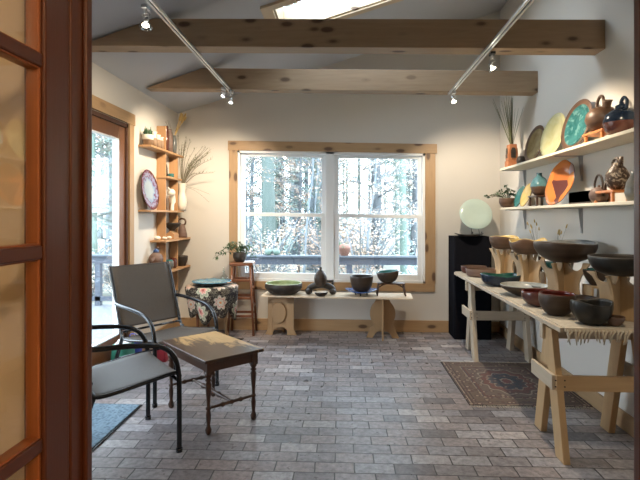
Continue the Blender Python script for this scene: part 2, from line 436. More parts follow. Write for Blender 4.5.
# ---- open glazed door leaf, swung back beside the camera
d2 = tag(thing('door_2', None, None, (OX0-.045, .925, 0)), kind='structure')
LW = 1.0
def dp(mb, ya, yb, z0, z1, x0=0, x1=.042): return mb.box(x0, x1, -yb, -ya, z0, z1)
m = MB(); dp(m, 0, .077, .01, 2.08); dp(m, LW-.11, LW, .01, 2.08); m.build('stile', MT['reddoor'], d2, bevel=.004)
m = MB(); dp(m, .077, LW-.11, .01, .24); dp(m, .077, LW-.11, 1.97, 2.08)
m.build('rail', MT['reddoor_y'], d2, bevel=.004)
MZ = [.931, 1.284, 1.634]; zs = [.24, .578]+MZ+[1.97]
for z in (.578, *MZ):
    m = MB(); dp(m, .077, LW-.11, z-.013, z+.013, .004, .038)
    m.build('muntin', MT['reddoor_y'], d2, bevel=.004)
for i in range(len(zs)-1):
    a = zs[i]+(.011 if i else 0); b = zs[i+1]-(.011 if i < len(zs)-2 else 0); y0, y1 = .077, LW-.11; q = .007
    m = MB()
    for s0, s1, u, v_ in ((y0, y0+q, a, b), (y1-q, y1, a, b), (y0, y1, a, a+q*.7), (y0, y1, b-q*.7, b)): dp(m, s0, s1, u, v_, .008, .034)
    m.build('glazing_bead', MT['litbead'], d2, bevel=.003)
    m = MB(); dp(m, y0+.002, y1-.002, a, b, .019, .023); m.build('pane', MT['doorglass'], d2)
# ---- the entry room behind and beside the camera
struct(MB().box(-1.62, -1.5, -1.9, .93, 0, 2.4), 'wall_entry_left', MT['wall_entry'])
struct(MB().box(1.5, 1.62, -1.9, .93, 0, 2.4), 'wall_entry_right', MT['wall_entry'])
struct(MB().box(-1.62, 1.62, -2.0, -1.9, 0, 2.4), 'wall_entry_rear', MT['wall_entry'])
struct(MB().box(-1.62, 1.62, -2.0, .93, 2.4, 2.5), 'ceiling_entry', MT['ceil'])
m = MB()
m.box(-1.5, -1.485, -1.9, .93, 0, .14); m.box(-1.5, -1.478, -1.9, .93, .92, .96); m.box(-1.5, -1.488, -1.9, .93, .84, .86); m.box(-1.5, -1.488, -1.9, .93, 1.03, 1.045)
for y in (-1.4, -.7, 0, .7): m.box(-1.5, -1.488, y, y+.06, .14, .92)
struct(m, 'trim_5', MT['wall_entry'], bevel=.003)

# ================================================================ lights: seen track heads and added unseen ones
def spot_light(name, loc, target, watts, size=75, parent=None, blend=.7, r=.02):
    l = bpy.data.lights.new(name, 'SPOT'); l.energy = watts; l.color = WARM; l.spot_size = math.radians(size); l.spot_blend = blend; l.shadow_soft_size = r
    o = bpy.data.objects.new(name, l); COL.objects.link(o); o.location = loc
    o.rotation_euler = (Vector(target)-Vector(loc)).to_track_quat('-Z', 'Y').to_euler(); return o
def track_head(loc, target, zt, watts, label, group=None, lit=True, size=75, black=False, sc=1.0):
    root = thing('spotlight', label, 'spotlight', loc, group=group)
    d = (Vector(target)-Vector(loc)).normalized(); q = d.to_track_quat('Z', 'Y').to_matrix().to_4x4()
    body = MB().lathe([(0, -.035), (.012, -.035), (.014, -.012), (.022, .0), (.030*sc, .026), (.0285*sc, .026), (.020, .002), (0, -.004)], 20, M=q)
    rf_ = body.build('reflector', MT['bulbglass'], root)
    MB().lathe([(0, -.034), (.013, -.034), (.013, -.012), (0, -.012)], 16, M=q).build('socket', MT['chrome'], root)
    MB().lathe([(0, .010), (.015, .010), (.020, .017), (0, .021)], 16, M=q).build('bulb', MT['lens_on'] if lit else MT['lens_dim'], rf_)
    h = zt-loc[2]
    m = MB().tube([(0, 0, h), (0, 0, h*.55)], .008, 10)
    m.tube(smooth_path([Vector((0, 0, h*.6)), Vector((.022, 0, h*.45)), q @ Vector((.018, 0, -.03))], 6), .003, 6)
    m.tube(smooth_path([Vector((0, 0, h*.6)), Vector((-.022, 0, h*.45)), q @ Vector((-.018, 0, -.03))], 6), .003, 6)
    m.build('yoke', MT['chrome'], root)
    m = MB().box(-.017, .017, -.028, .028, h-.022, h-.001)
    m.build('track_adapter', MT['black'] if black else MT['chrome'], root, bevel=.003)
    L = spot_light('spot', tuple(Vector(loc)+d*.035), target, watts, size)
    L.parent = root; L.location = d*.035
    return root
def track(x0, x1, y0, y1, zfn, label):
    root = thing('light_track', label, 'light track', ((x0+x1)/2, (y0+y1)/2, 0))
    A = Vector((x0, y0, zfn(x0))); B = Vector((x1, y1, zfn(x1))); o = Vector(root.location)
    d = (B-A); L = d.length; M = Matrix.Translation(A-o) @ d.to_track_quat('Y', 'Z').to_matrix().to_4x4()
    m = MB()
    m.box(-.018, -.005, 0, L, -.018, 0, M=M); m.box(.005, .018, 0, L, -.018, 0, M=M); m.box(-.018, .018, 0, L, -.004, 0, M=M)
    m.build('rail', MT['trackwhite'], root, bevel=.001)
    m = MB(); m.box(-.005, .005, 0.001, L-.001, -.012, -.004, M=M); m.build('conductor_strip', MT['black'], root)
    m = MB(); m.box(-.020, .020, L-.012, L+.004, -.021, .001, M=M); m.build('end_cap', MT['chrome'], root, bevel=.002)
    return root
zt = lambda x: 2.534-.0262*x-.002
track(-1.085, -1.13, 1.10, 4.62, zt, 'silver track rail under the beams on the left, over the chairs')
track(.975, .955, 1.10, 4.57, zt, 'silver track rail under the beams on the right, nearer the pottery shelves')
zr = zt(-1.1)-.018; zq = zt(.96)-.018
P = SPOTS
track_head((-1.145, 2.66, 2.445), (-2.0, 4.3, 1.2), zr, P['left_front'], 'glaring lit spotlight hanging from left track at top left of the view', size=95, sc=1.25)
track_head((-1.155, 4.40, 2.475), (-2.0, 4.95, 1.5), zr, P['left_back'], 'small spotlight second from the far end of the left track', lit=False, size=100)
track_head((-1.115, 4.52, 2.445), (-1.6, 5.65, 1.2), zr, P['left_back'], 'small spotlight at the very end of the left track, just before the back wall', lit=False, size=95)
track_head((1.0, 3.40, 2.385), (1.72, 3.5, 1.2), zq, P['right_front'], 'bright spotlight with black track adapter under the near beam on the right track', size=110, black=True, sc=1.25)
track_head((.965, 4.46, 2.41), (1.5, 5.6, 1.1), zq, P['right_back'], 'small lit spotlight at the far end of the right track above the window corner', size=100)
for y, x, tg in ((1.9, .97, (1.7, 2.6, 1.3)),):
    track_head((x, y, 2.40), tg, zq, P['hidden'], 'added unseen spotlight on the right track nearest the doorway, lighting the pottery', size=100)  # unseen head, added to light the near end of the pottery
# unseen entry room lamp, added to light the door leaf warmly
cl = thing('added_entry_lamp', 'added unseen warm ceiling lamp lighting the entry room behind the camera', 'lamp', (.45, -.55, 2.4))
MB().lathe([(0, 0), (.16, 0), (.16, -.02), (0, -.02)], 32).build('base', MT['chrome'], cl)
MB().lathe([(.15, -.02), (.15, -.045), (.10, -.07), (0, -.08), (0, -.02)], 32).build('lamp_shade', emit('lamp_shade_glow', (1, .8, .55), 6), cl)
l = bpy.data.lights.new('lamp_light', 'POINT'); l.energy = P['entry']; l.color = (1, .68, .40); l.shadow_soft_size = .12
o = bpy.data.objects.new('lamp_light', l); COL.objects.link(o); o.parent = cl; o.location = (0, 0, -.16)
# ================================================================ furniture
# ---- low plywood bench under the window
bn = thing('plywood_bench', 'low pale plywood bench under the window carrying dark pots', 'bench', (-.115, 5.40, 0), math.radians(-3.5))
m = MB(); m.box(-.84, .82, -.175, .175, .452, .47); m.build('bench_top', MT['ply_x'], bn, bevel=.002)
def keyhole(w=.30, h=.452):
    """front panel: disc on a neck with two splayed feet"""
    pts = []
    cz, r = .27, w*.47
    a0 = math.radians(-52); 
    right = [(w*.56, 0), (w*.40, 0), (w*.30, .055), (w*.12, .085)]
    disc = [(r*math.cos(a), cz+r*1.12*math.sin(a)) for a in [a0+(PI*.5-a0)*i/14 for i in range(15)]]
    R = [(.0, .085), (w*.12, .085), (w*.26, .055), (w*.36, 0), (w*.60, 0), (w*.46, .11), (w*.33, .135)]+disc[:-4]+[(.06, h)]
    return R+[(-x, z) for x, z in R[::-1][:-1]]
for x, nm in ((-.645, 0), (.50, 1)):
    m = MB(); m.prism(keyhole(), -.009, .009); lg = m.build('leg_panel', MT['ply'], bn, loc=(x, -.02, 0), bevel=.002)
    m = MB()
    if nm: m.prism([(-.16, 0), (-.10, 0), (-.04, .08), (.04, .08), (.10, 0), (.16, 0), (.15, .452), (-.15, .452)], -.009, .009, M=Matrix.Rotation(PI/2, 4, 'Z'))
    else: m.prism([(0.0, .08), (.04, .08), (.10, 0), (.16, 0), (.15, .452), (0.0, .452)], -.009, .009, M=Matrix.Rotation(PI/2, 4, 'Z'))
    m.build('leg_panel', MT['ply'], bn, loc=(x, 0, 0), bevel=.002)
    if not nm:
        MB().prism([(-.02+.082*math.cos(2*PI*i/32), .255+.115*math.sin(2*PI*i/32)) for i in range(32)], -.034, -.0125).build('leg_disc', MT['ply'], bn, loc=(x, -.02, 0), bevel=.003)
        m = MB(); m.box(.07, .15, -.012, .006, 0, .452); m.box(-.15, .15, -.012, .004, .36, .452); m.box(-.15, -.095, -.012, .004, 0, .40); m.build('leg_board', MT['ply'], bn, loc=(x, -.02, 0), bevel=.002)

# ---- bar stool
st = thing('wooden_stool', 'tall dark red wooden stool by the left window post, holding a potted plant', 'stool', (-1.215, 5.475, 0), math.radians(4))
m = MB()
m.prism([(-.13, .785), (.13, .785), (.135, .80), (.13, .822), (-.13, .822), (-.135, .80)], -.115, .115); m.build('seat', MT['stoolwood'], st, bevel=.008)
for sx_ in (-1, 1):
    for sy in (-1, 1):
        MB().tube([(sx_*.145, sy*.135, 0), (sx_*.10, sy*.09, .79)], [.017, .016], 4).build('leg', MT['stoolwood'], st)
def lx(z): return .145-.045*z/.79
def ly(z): return .135-.045*z/.79
for z, ax in ((.22, 'x'), (.42, 'x'), (.62, 'x'), (.32, 'y'), (.52, 'y')):
    for s_ in (-1, 1):
        if ax == 'x': q = MB().box(-lx(z), lx(z), s_*ly(z)-.009, s_*ly(z)+.009, z-.014, z+.014)
        else: q = MB().box(s_*lx(z)-.009, s_*lx(z)+.009, -ly(z), ly(z), z-.014, z+.014)
        q.build('rung', MT['stoolwood'], st, bevel=.003)
MT['paper'] = plain('white_paper', (.80, .80, .84), .7, var=.03)
m = MB(); m.box(-.055, .055, -.10, .10, 0, .004); m.box(-.045, .05, -.09, .07, .004, .008, M=Matrix.Rotation(.2, 4, 'Z'))
tag(m.build('paper_leaflets', MT['paper'], loc=(-1.135, 5.46, .823), rot=(0, 0, .1)), 'white paper leaflets lying on the stool beside the plant pot', 'paper')

# ---- round table with the floral cloth
rt = thing('draped_side_table', 'small round side table under a floral cloth in the far left corner', 'table', (-1.475, 5.13, 0))
MB().lathe([(0, .575), (.26, .575), (.27, .585), (.26, .60), (0, .60)], 40).build('tabletop', MT['stoolwood'], rt)
for a in (.5, 2.1, 3.7, 5.3):
    m = MB(); c_, s_ = math.cos(a), math.sin(a)
    m.tube([(c_*.17, s_*.17, 0), (c_*.165, s_*.165, .06), (c_*.15, s_*.15, .10), (c_*.155, s_*.155, .30), (c_*.15, s_*.15, .575)], [.015, .020, .013, .018, .022], 10)
    m.build('leg', MT['ply'] if a < 1 else MT['stoolwood'], rt)
t = NT('floral_cloth'); uvn = t.coord('UV', scale=(1, 1, 1))
vz = t.nd('ShaderNodeTexVoronoi', voronoi_dimensions='2D', i_Scale=4.8, i_Randomness=.55); t.l(uvn, vz.inputs['Vector'])
sub_ = t.nd('ShaderNodeVectorMath', operation='SUBTRACT'); t.l(uvn, sub_.inputs[0])
vs = t.nd('ShaderNodeVectorMath', operation='SCALE'); vs.inputs['Scale'].default_value = 1.0; t.l(vz.outputs['Position'], vs.inputs[0]); t.l(vs.outputs[0], sub_.inputs[1])
sp = t.sep(sub_.outputs[0]); ang = t.math('ARCTAN2', sp[1], sp[0])
pet = t.math('ABSOLUTE', t.math('COSINE', t.math('MULTIPLY', ang, 3.5)))
ln = t.nd('ShaderNodeVectorMath', operation='LENGTH'); t.l(sub_.outputs[0], ln.inputs[0])
rad = t.math('DIVIDE', ln.outputs['Value'], t.math('MULTIPLY_ADD', pet, .034, .050))
fl_a = t.ramp(rad, [(0, (.55, .20, .06)), (.16, (.50, .16, .05)), (.2, (.45, .40, .30)), (.5, (.48, .44, .35)), (.55, (.30, .06, .06)), (.64, (.60, .38, .30)), (.9, (.42, .38, .30)), (.97, (.48, .43, .34)), (1.0, (.02, .012, .01))])
fl_b = t.ramp(rad, [(0, (.05, .02, .02)), (.18, (.42, .12, .10)), (.45, (.60, .36, .30)), (.5, (.52, .47, .38)), (.62, (.22, .24, .17)), (.88, (.42, .43, .30)), (.93, (.50, .45, .36)), (1.0, (.02, .012, .01))])
pick = t.ramp(vz.outputs['Color'], [(.5, 0), (.52, 1)])
bgp = t.ramp(t.noise(uvn, 26, 2, .5, 1.6), [(.53, (.018, .011, .008)), (.56, (.34, .29, .21)), (.59, (.10, .09, .06)), (.64, (.018, .011, .008))])
t.col(t.mix(t.math('LESS_THAN', rad, 1.0), bgp, t.mix(pick, fl_a, fl_b))); t.rough(.85)
MT['floral'] = t.m
R0 = .275
prof = [(0, .604), (.12, .604), (.22, .604), (.268, .602), (.283, .585)]+[(.285-.05*k/6, .585-.30*k/6) for k in range(1, 7)]
def drape(p, a, k):
    if k < 4: return (p.x, p.y, p.z)
    f = (k-4)/6
    lo = 1+.085*f*math.sin(a*7+.6)+.05*f*math.sin(a*4+2)
    dz = -.03*f*math.sin(a*4+1.2)-.035*f*math.cos(a*8)
    return (p.x*lo, p.y*lo, p.z+dz)
m = MB().lathe(prof, 96, drape, uvs=2*PI*.28)
o = m.build('tablecloth', MT['floral'], None, loc=(-1.475, 5.13, 0), recalc=False)
sm = o.modifiers.new('solid', 'SOLIDIFY'); sm.thickness = .003; sm.offset = 1
tag(o, 'dark floral cloth with big cream flowers draped over the round table', 'tablecloth')

# ---- sling armchairs
t = NT('sling_mesh'); vv = t.coord(scale=(1, 1, 1))
wv_ = t.nd('ShaderNodeTexWave', wave_type='BANDS', bands_direction='X', i_Scale=90.0); t.l(vv, wv_.inputs[0])
t.col(t.mix(t.noise(vv, 160, 2), (.050, .040, .032), (.090, .078, .066))); t.rough(.55); t.bump(wv_.outputs['Fac'], .2, .001)
MT['sling'] = t.m
MT['slinghem'] = plain('sling_hem', (.045, .036, .030), .6)
def sling_chair(loc, fwd, label):
    rz = math.atan2(fwd[1], fwd[0])-PI/2      # local +y is forward
    r = thing('sling_armchair', label, 'chair', (loc[0], loc[1], 0), rz, 'black framed sling armchairs')
    w = .277; T = .0145
    for s in (-1, 1):
        x = s*w
        # front leg + arm in one bent tube
        p = [(x, .275, 0), (x, .275, .30), (x, .27, .46), (x*1.0, .235, .565), (x*1.02, .15, .625), (x*1.03, 0, .650), (x*1.03, -.16, .662), (x*1.0, -.262, .668)]
        arm_ = MB().tube(smooth_path(p, 6), T, 10).build('arm', MT['black'], r)
        p = [(x, -.30, 0), (x, -.285, .16), (x*.99, -.20, .36), (x*.98, -.175, .42)]
        rl_ = MB().tube(smooth_path(p, 5), T, 10).build('rear_leg', MT['black'], r)
        p = [(x*.96, .285, .425), (x*.96, .255, .452), (x*.96, .10, .432), (x*.96, -.12, .405), (x*.96, -.185, .425), (x*.96, -.225, .52), (x*.96, -.335, .84), (x*.96, -.385, .950)]
        MB().tube(smooth_path(p, 5), .011, 10).build('seat_rail', MT['black'], r)
        for z, y in ((.004, .275), (.004, -.30)): MB().lathe([(0, -.004), (.018, -.004), (.019, .018), (.0148, .02), (0, .02)], 12, M=Matrix.Translation((x, y, z))).build('foot_cap', MT['black'], arm_ if y > 0 else rl_)
    MB().tube([(-w, .275, .405), (w, .275, .405)], .010, 8).build('cross_tube', MT['black'], r)
    MB().tube([(-w, -.262, .24), (w, -.262, .24)], .009, 8).build('cross_tube', MT['black'], r)
    MB().tube([(-w*.96, -.200, .455), (w*.96, -.200, .455)], .009, 8).build('cross_tube', MT['black'], r)
    def sheet(path, name, sag):
        bm_ = MB(); n = 10; P = smooth_path(path, 4); rows = []
        for p in P:
            rows.append([])
        L = len(P)
        for i, p in enumerate(P):
            for k in range(n+1):
                u = k/n*2-1; f = (1-u*u)*sag*math.sin(PI*i/(L-1))
                tn = P[min(i+1, L-1)]-P[max(i-1, 0)]; nrm = Vector((0, -tn.z, tn.y)).normalized()
                if nrm.z > 0 or (abs(nrm.z) < .5 and nrm.y > 0): nrm = -nrm
                rows[i].append(bm_.bm.verts.new((u*w*.955, p.y, p.z)+nrm*f if False else Vector((u*w*.955, p.y, p.z))+nrm*f))
        for i in range(L-1):
            for k in range(n): bm_.face([rows[i][k], rows[i][k+1], rows[i+1][k+1], rows[i+1][k]], 0 if 0 < i < L-2 else 1, True)
        o = bm_.build(name, [MT['sling'], MT['slinghem']], r)
        so = o.modifiers.new('solid', 'SOLIDIFY'); so.thickness = .006; so.offset = 0
    sheet([(0, .290, .428), (0, .268, .452), (0, .18, .448), (0, .0, .424), (0, -.12, .412), (0, -.165, .415)], 'seat', .018)
    sheet([(0, -.215, .482), (0, -.24, .56), (0, -.30, .74), (0, -.345, .87), (0, -.378, .95)], 'backrest', .012)
    for s in (-1, 1): MB().lathe([(0, 0), (.012, 0), (.012, .018), (0, .018)], 12, M=Matrix.Translation((s*w*.93, -.19, .48)) @ Matrix.Rotation(-s*PI/2, 4, 'Y')).build('knob', MT['black'], r)
    return r
n1 = Vector((.815, -.58)).normalized(); f1 = Vector((-1.203, 3.546))
p1 = f1-n1*.275
sling_chair(p1, n1, 'sling armchair with upright brown back facing the camera, by the glass door')
n2 = Vector((.758, .652)).normalized(); f2 = Vector((-1.146, 2.909)); p2 = f2-n2*.275
sling_chair(p2, n2, 'nearer sling armchair cut off by the door frame, only seat and arms visible')

# ---- turned leg coffee table
tw = NT('patchy_table_top'); v = tw.coord(scale=(2, 6, 1)); f = tw.noise(v, 1.6, 5, .6, 1.4)
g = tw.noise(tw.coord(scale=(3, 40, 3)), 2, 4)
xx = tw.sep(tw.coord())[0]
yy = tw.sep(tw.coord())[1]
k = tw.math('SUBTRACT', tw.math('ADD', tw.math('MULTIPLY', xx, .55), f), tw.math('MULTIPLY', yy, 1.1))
c = tw.mix(tw.ramp(k, [(.49, 0), (.60, 1)]), (.040, .022, .015), (.58, .36, .15)); c = tw.mix(tw.math('MULTIPLY', g, .5), c, (.09, .05, .03)); tw.col(c); tw.rough(.32); tw.bump(g, .15, .003)  # golden towards the back, dark brown towards the front, broken by noise
MT['patchytop'] = tw.m; MT['walnut'] = wood('dark_walnut', (.035, .016, .010), (.075, .035, .02), 'Z', .35)
u = Vector((-.70, .714)).normalized()
ct = thing('coffee_table', 'low wooden table with patchy golden top and turned legs, beside the armchairs', 'table', (-.935, 3.235, 0), math.atan2(u.y, u.x))
m = MB(); m.box(-.325, .325, -.215, .215, .452, .472); m.build('tabletop', MT['patchytop'], ct, bevel=.004)
m = MB(); m.box(-.285, .285, -.178, -.160, .385, .452); m.box(-.285, .285, .160, .178, .385, .452); m.box(-.285, -.267, -.160, .160, .385, .452); m.box(.267, .285, -.160, .160, .385, .452); m.build('apron', MT['walnut'], ct, bevel=.002)
LEG = [(0, 0), (.012, 0), (.019, .012), (.021, .03), (.013, .048), (.011, .06), (.015, .09), (.0165, .12), (.012, .15), (.017, .155), (.017, .165), (.0105, .172), (.013, .22), (.018, .28), (.020, .31), (.013, .325), (.022, .335), (.013, .345), (.023, .36), (.023, .384), (0, .385)]
for sx_ in (-1, 1):
    for sy in (-1, 1):
        m = MB().lathe(LEG, 16, M=Matrix.Translation((sx_*.272, sy*.165, 0))); m.box(sx_*.272-.021, sx_*.272+.021, sy*.165-.021, sy*.165+.021, .37, .452)
        m.build('leg', MT['walnut'], ct)
def turned(a, b, r=.010):
    a, b = Vector(a), Vector(b); pts = []; rr = []
    for i in range(21):
        f = i/20; pts.append(a.lerp(b, f)); rr.append(r*(.75+.3*math.sin(PI*f)+(.7 if i in (6, 14) else 0)+(.5 if i == 10 else 0)))
    return MB().tube(pts, rr, 10)
for s in (-1, 1): turned((s*.272, -.165, .16), (s*.272, .165, .16)).build('stretcher', MT['walnut'], ct)
turned((-.272, 0, .16), (.272, 0, .16), .012).build('stretcher', MT['walnut'], ct)

# ---- door mat
t = NT('blue_grey_mat'); v = t.coord(); f = t.voro(t.coord(scale=(1, 1, .01)), 42)
t.col(t.ramp(f, [(.1, (.085, .13, .17)), (.6, (.17, .24, .29))])); t.rough(.95); t.bump(f, .8, .01); MT['mat'] = t.m
mt = thing('door_mat', 'blue grey ribbed door mat on the brick floor before the glass door', 'mat', (-1.735, 2.78, 0))
MB().box(-.275, .275, -.56, .56, .001, .008).build('rubber_border', MT['black'], mt, bevel=.002)
MB().box(-.24, .262, -.53, .545, .0082, .014).build('pile', MT['mat'], mt, bevel=.003)

# ---- persian rug
t = NT('persian_rug'); v = t.coord(); sp = t.sep(v)
ax = t.math('DIVIDE', t.math('ABSOLUTE', sp[0]), .43); ay = t.math('DIVIDE', t.math('ABSOLUTE', sp[1]), .51)
dx = t.math('MULTIPLY', t.math('SUBTRACT', 1, ax), .43); dy = t.math('MULTIPLY', t.math('SUBTRACT', 1, ay), .51)
e = t.math('MULTIPLY', t.math('MINIMUM', dx, dy), 4.0)
base = t.ramp(e, [(0, (.05, .035, .03)), (.06, (.30, .22, .15)), (.10, (.06, .035, .03)), (.16, (.14, .095, .065)), (.22, (.05, .03, .03)), (.26, (.12, .080, .055)), (.52, (.12, .080, .055)), (.54, (.22, .17, .12)), (.58, (.05, .04, .05)), (.62, (.11, .045, .035)), (.68, (.12, .085, .065))], 'CONSTANT')
fd = t.voro(v, 19)
motif = t.ramp(fd, [(0, (.36, .29, .20)), (.20, (.36, .29, .20)), (.22, (.09, .035, .03)), (.38, (.06, .05, .06)), (.42, (1, 1, 1))], 'CONSTANT')
mm = t.ramp(fd, [(0, 1), (.40, 1), (.42, 0)], 'CONSTANT')
c = t.mix(t.math('MULTIPLY', mm, .75), base, motif)
# medallion
ln = t.math('SQRT', t.math('ADD', t.math('POWER', t.math('DIVIDE', sp[0], .22), 2), t.math('POWER', t.math('DIVIDE', sp[1], .30), 2)))
an = t.math('ARCTAN2', sp[1], sp[0])
lr = t.math('MULTIPLY', ln, t.math('MULTIPLY_ADD', t.math('COSINE', t.math('MULTIPLY', an, 12)), .07, 1))
med = t.ramp(lr, [(0, (.15, .045, .04)), (.16, (.25, .20, .15)), (.22, (.035, .04, .05)), (.55, (.05, .055, .065)), (.62, (.25, .20, .15)), (.66, (.13, .05, .04)), (.86, (.085, .055, .045)), (.92, (.26, .21, .16)), (.98, (0, 0, 0))], 'CONSTANT')
c2 = t.mix(t.math('LESS_THAN', lr, .98), c, t.mix(t.math('MULTIPLY', mm, .55), med, motif))
t.col(t.mix(t.ramp(t.noise(v, 60, 4), [(.35, .0), (.7, .45)]), c2, (.10, .075, .055))); t.rough(.95); t.bump(t.noise(v, 180, 3), .5, .004); MT['rug'] = t.m
rg = thing('persian_rug', 'worn brown and red patterned oriental rug beside the pottery table', 'rug', (1.287, 3.98, 0), math.radians(.6))
MB().box(-.43, .43, -.505, .505, .001, .009).build('pile', MT['rug'], rg, bevel=.002)
m = MB()
for s in (-1, 1):
    for i in range(86):
        x = -.425+i*.01; m.tube([(x, s*.503, .006), (x+random.uniform(-.006, .006), s*.52, .004), (x+random.uniform(-.01, .01), s*(.53+random.random()*.01), .002)], .0016, 4)
MT['fringe'] = plain('cotton_fringe', (.56, .49, .38), .9)
m.build('fringe', MT['fringe'], rg)

# ---- long trestle table on the right
def sawhorse(loc, label, mat, gp):
    r = thing('sawhorse', label, 'sawhorse', loc, group=gp)
    W2 = .245
    for s in (-1, 1):
        for q in (-1, 1):
            b = Vector((s*W2, q*.205, 0)); tp = Vector((s*W2, q*.045, .70))
            m = MB(); d = (tp-b); t_ = .019; hw = .053
            cs = [(x, y) for x in (-t_, t_) for y in (-hw, hw)]
            lo = [b+Vector((s*q*0+x, y, 0)) for x, y in ((-t_, -hw), (t_, -hw), (t_, hw), (-t_, hw))]
            hi = [tp+Vector((x, y, 0)) for x, y in ((-t_, -hw), (t_, -hw), (t_, hw), (-t_, hw))]
            if q > 0:
                for p in lo+hi: p.x -= s*.039
            a = [m.bm.verts.new(p) for p in lo]; c_ = [m.bm.verts.new(p) for p in hi]
            m.face(a[::-1]); m.face(c_)
            for i in range(4): m.face([a[i], a[(i+1) % 4], c_[(i+1) % 4], c_[i]])
            m.build('leg', MT[mat], r, bevel=.003)
        x = s*(W2+.029)
        m = MB(); m.box(x-.009, x+.009, -.155, .155, .37, .455); m.build('side_brace', MT['ply_pale_y'], r, bevel=.002)
    m = MB(); m.box(-W2-.02, W2+.02, -.172, -.150, .37, .455)
    m.build('cross_brace', MT['ply_pale_x'] if mat == 'ply_pale' else MT['ply_x2'], r, bevel=.002)
    m = MB(); m.box(-W2-.038, W2+.038, -.019, .019, .625, .715); m.build('top_rail', MT['ply_pale_x'], r, bevel=.002)
    m = MB()
    for s in (-1, 1):
        for q in (-.025, .025):
            for z in (.395, .43): m.lathe([(0, 0), (.005, 0), (.004, .002), (0, .003)], 8, M=Matrix.Translation((s*(W2)+q, -.172, z)) @ Matrix.Rotation(PI/2, 4, 'X'))
    m.build('screw_heads', MT['blackwire'], r)
    return r
MT['ply_warm'] = wood('yellow_lumber_z', (.36, .22, .10), (.56, .38, .20), 'Z', .55)
MT['ply_x2'] = wood('yellow_lumber_x', (.36, .22, .10), (.56, .38, .20), 'X', .55)
sawhorse((1.43, 2.93, 0), 'near yellow pine sawhorse holding up the fringed end of the pottery table', 'ply_warm', 'sawhorses under the pottery table')
sawhorse((1.43, 4.76, 0), 'far greyish sawhorse beside the black pedestal under the pottery table', 'ply_pale', 'sawhorses under the pottery table')
tag(MB().box(1.15, 1.73, 2.68, 5.29, .7155, .742).build('table_board', MT['ply_pale_y'], bevel=.003), 'long pale board laid on two sawhorses, carrying rows of pottery bowls', 'table')
t = NT('woven_runner'); v = t.coord(); a1 = t.nd('ShaderNodeTexWave', bands_direction='Y', i_Scale=26.0, i_Distortion=1.2); t.l(v, a1.inputs[0])
t.col(t.mix(t.noise(v, 50, 3), (.32, .27, .20), (.56, .50, .40))); t.rough(.95); t.bump(a1.outputs['Fac'], .5, .004); MT['runner'] = t.m
rn = thing('table_runner', 'cream woven runner with knotted fringe covering the pottery table', 'tablecloth', (1.44, 2.67, .742))
MB().box(-.275, .27, .0, 2.635, .0005, .005).build('cloth', MT['runner'], rn, bevel=.001)
m = MB(); m.box(-.27, .265, -.012, .002, -.016, .005); 
for i in range(27):
    x = -.262+i*.0202
    dx_ = random.uniform(-.012, .012); L = random.uniform(.06, .088)
    m.tube([(x, -.006, 0), (x+.004, -.016, -.014), (x+dx_*.5, -.014, -.03), (x+dx_, -.012, -L*.7), (x+dx_*1.5, -.010, -L)], [.004, .005, .006, .005, .003], 5)
    m.tube([(x+.012, -.010, -.004), (x+.006, -.016, -.018), (x-.002, -.014, -.03)], .0022, 4)
m.build('fringe', MT['fringe'], rn)
m = MB()
for i in range(8):
    x = -.262+i*.02
    m.tube([(x, 2.635, 0), (x, 2.65, -.012), (x+.004, 2.652, -.05)], [.003, .004, .002], 5)
m.build('fringe', MT['fringe'], rn)

# ---- black pedestal
pd = thing('black_pedestal', 'black cloth covered display pedestal in the far right corner', 'pedestal', (1.36, 5.475, 0))
MB().box(-.195, .195, -.145, .145, 0.02, 1.115).build('plinth', MT['blackcloth'], pd, bevel=.004)
MB().lathe([(0, 1.1), (0, 1.1)], 3) if False else None
m = MB()
N_ = 64; top = []; lo = []
for i in range(N_):
    f = i/N_*4; s_ = int(f); g = f-s_
    cs = [(-.2, -.15), (.2, -.15), (.2, .15), (-.2, .15), (-.2, -.15)]
    x = cs[s_][0]*(1-g)+cs[s_+1][0]*g; y = cs[s_][1]*(1-g)+cs[s_+1][1]*g
    top.append(m.bm.verts.new((x, y, 1.125))); k_ = 1+.02*math.sin(i*1.9)
    lo.append(m.bm.verts.new((x*k_, y*k_, .002)))
m.face(top)
for i in range(N_): m.face([top[i], lo[i], lo[(i+1) % N_], top[(i+1) % N_]], 0, True)
m.build('drape', MT['blackcloth'], pd)

# ---- wall shelves on the right
def wall_shelf(z, label):
    r = thing('wall_shelf', label, 'shelf', (1.635, 3.2, z))
    MB().box(-.112, .113, -1.75, 1.73, -.020, 0).build('shelf_board', MT['shelf_y'], r, bevel=.002)
    for y in (4.84, 3.70, 2.35):
        m = MB(); y -= 3.2
        m.box(.106, .1145, y-.010, y+.010, -.21, -.021); m.box(-.085, .106, y-.010, y+.010, -.027, -.0205)
        m.prism([(.106, -.205), (.106, -.027), (.085, -.027)], y-.002, y+.002)
        m.build('bracket', MT['bracket'], r)
    return r
MT['bracket'] = plain('grey_shelf_bracket', (.40, .40, .41), .6, 0)
US, LS = 1.822, 1.432
wall_shelf(US, 'upper long cream shelf on the right wall, with leaning plates and jugs')
wall_shelf(LS, 'lower long cream shelf on the right wall, with orange platter and teapots')

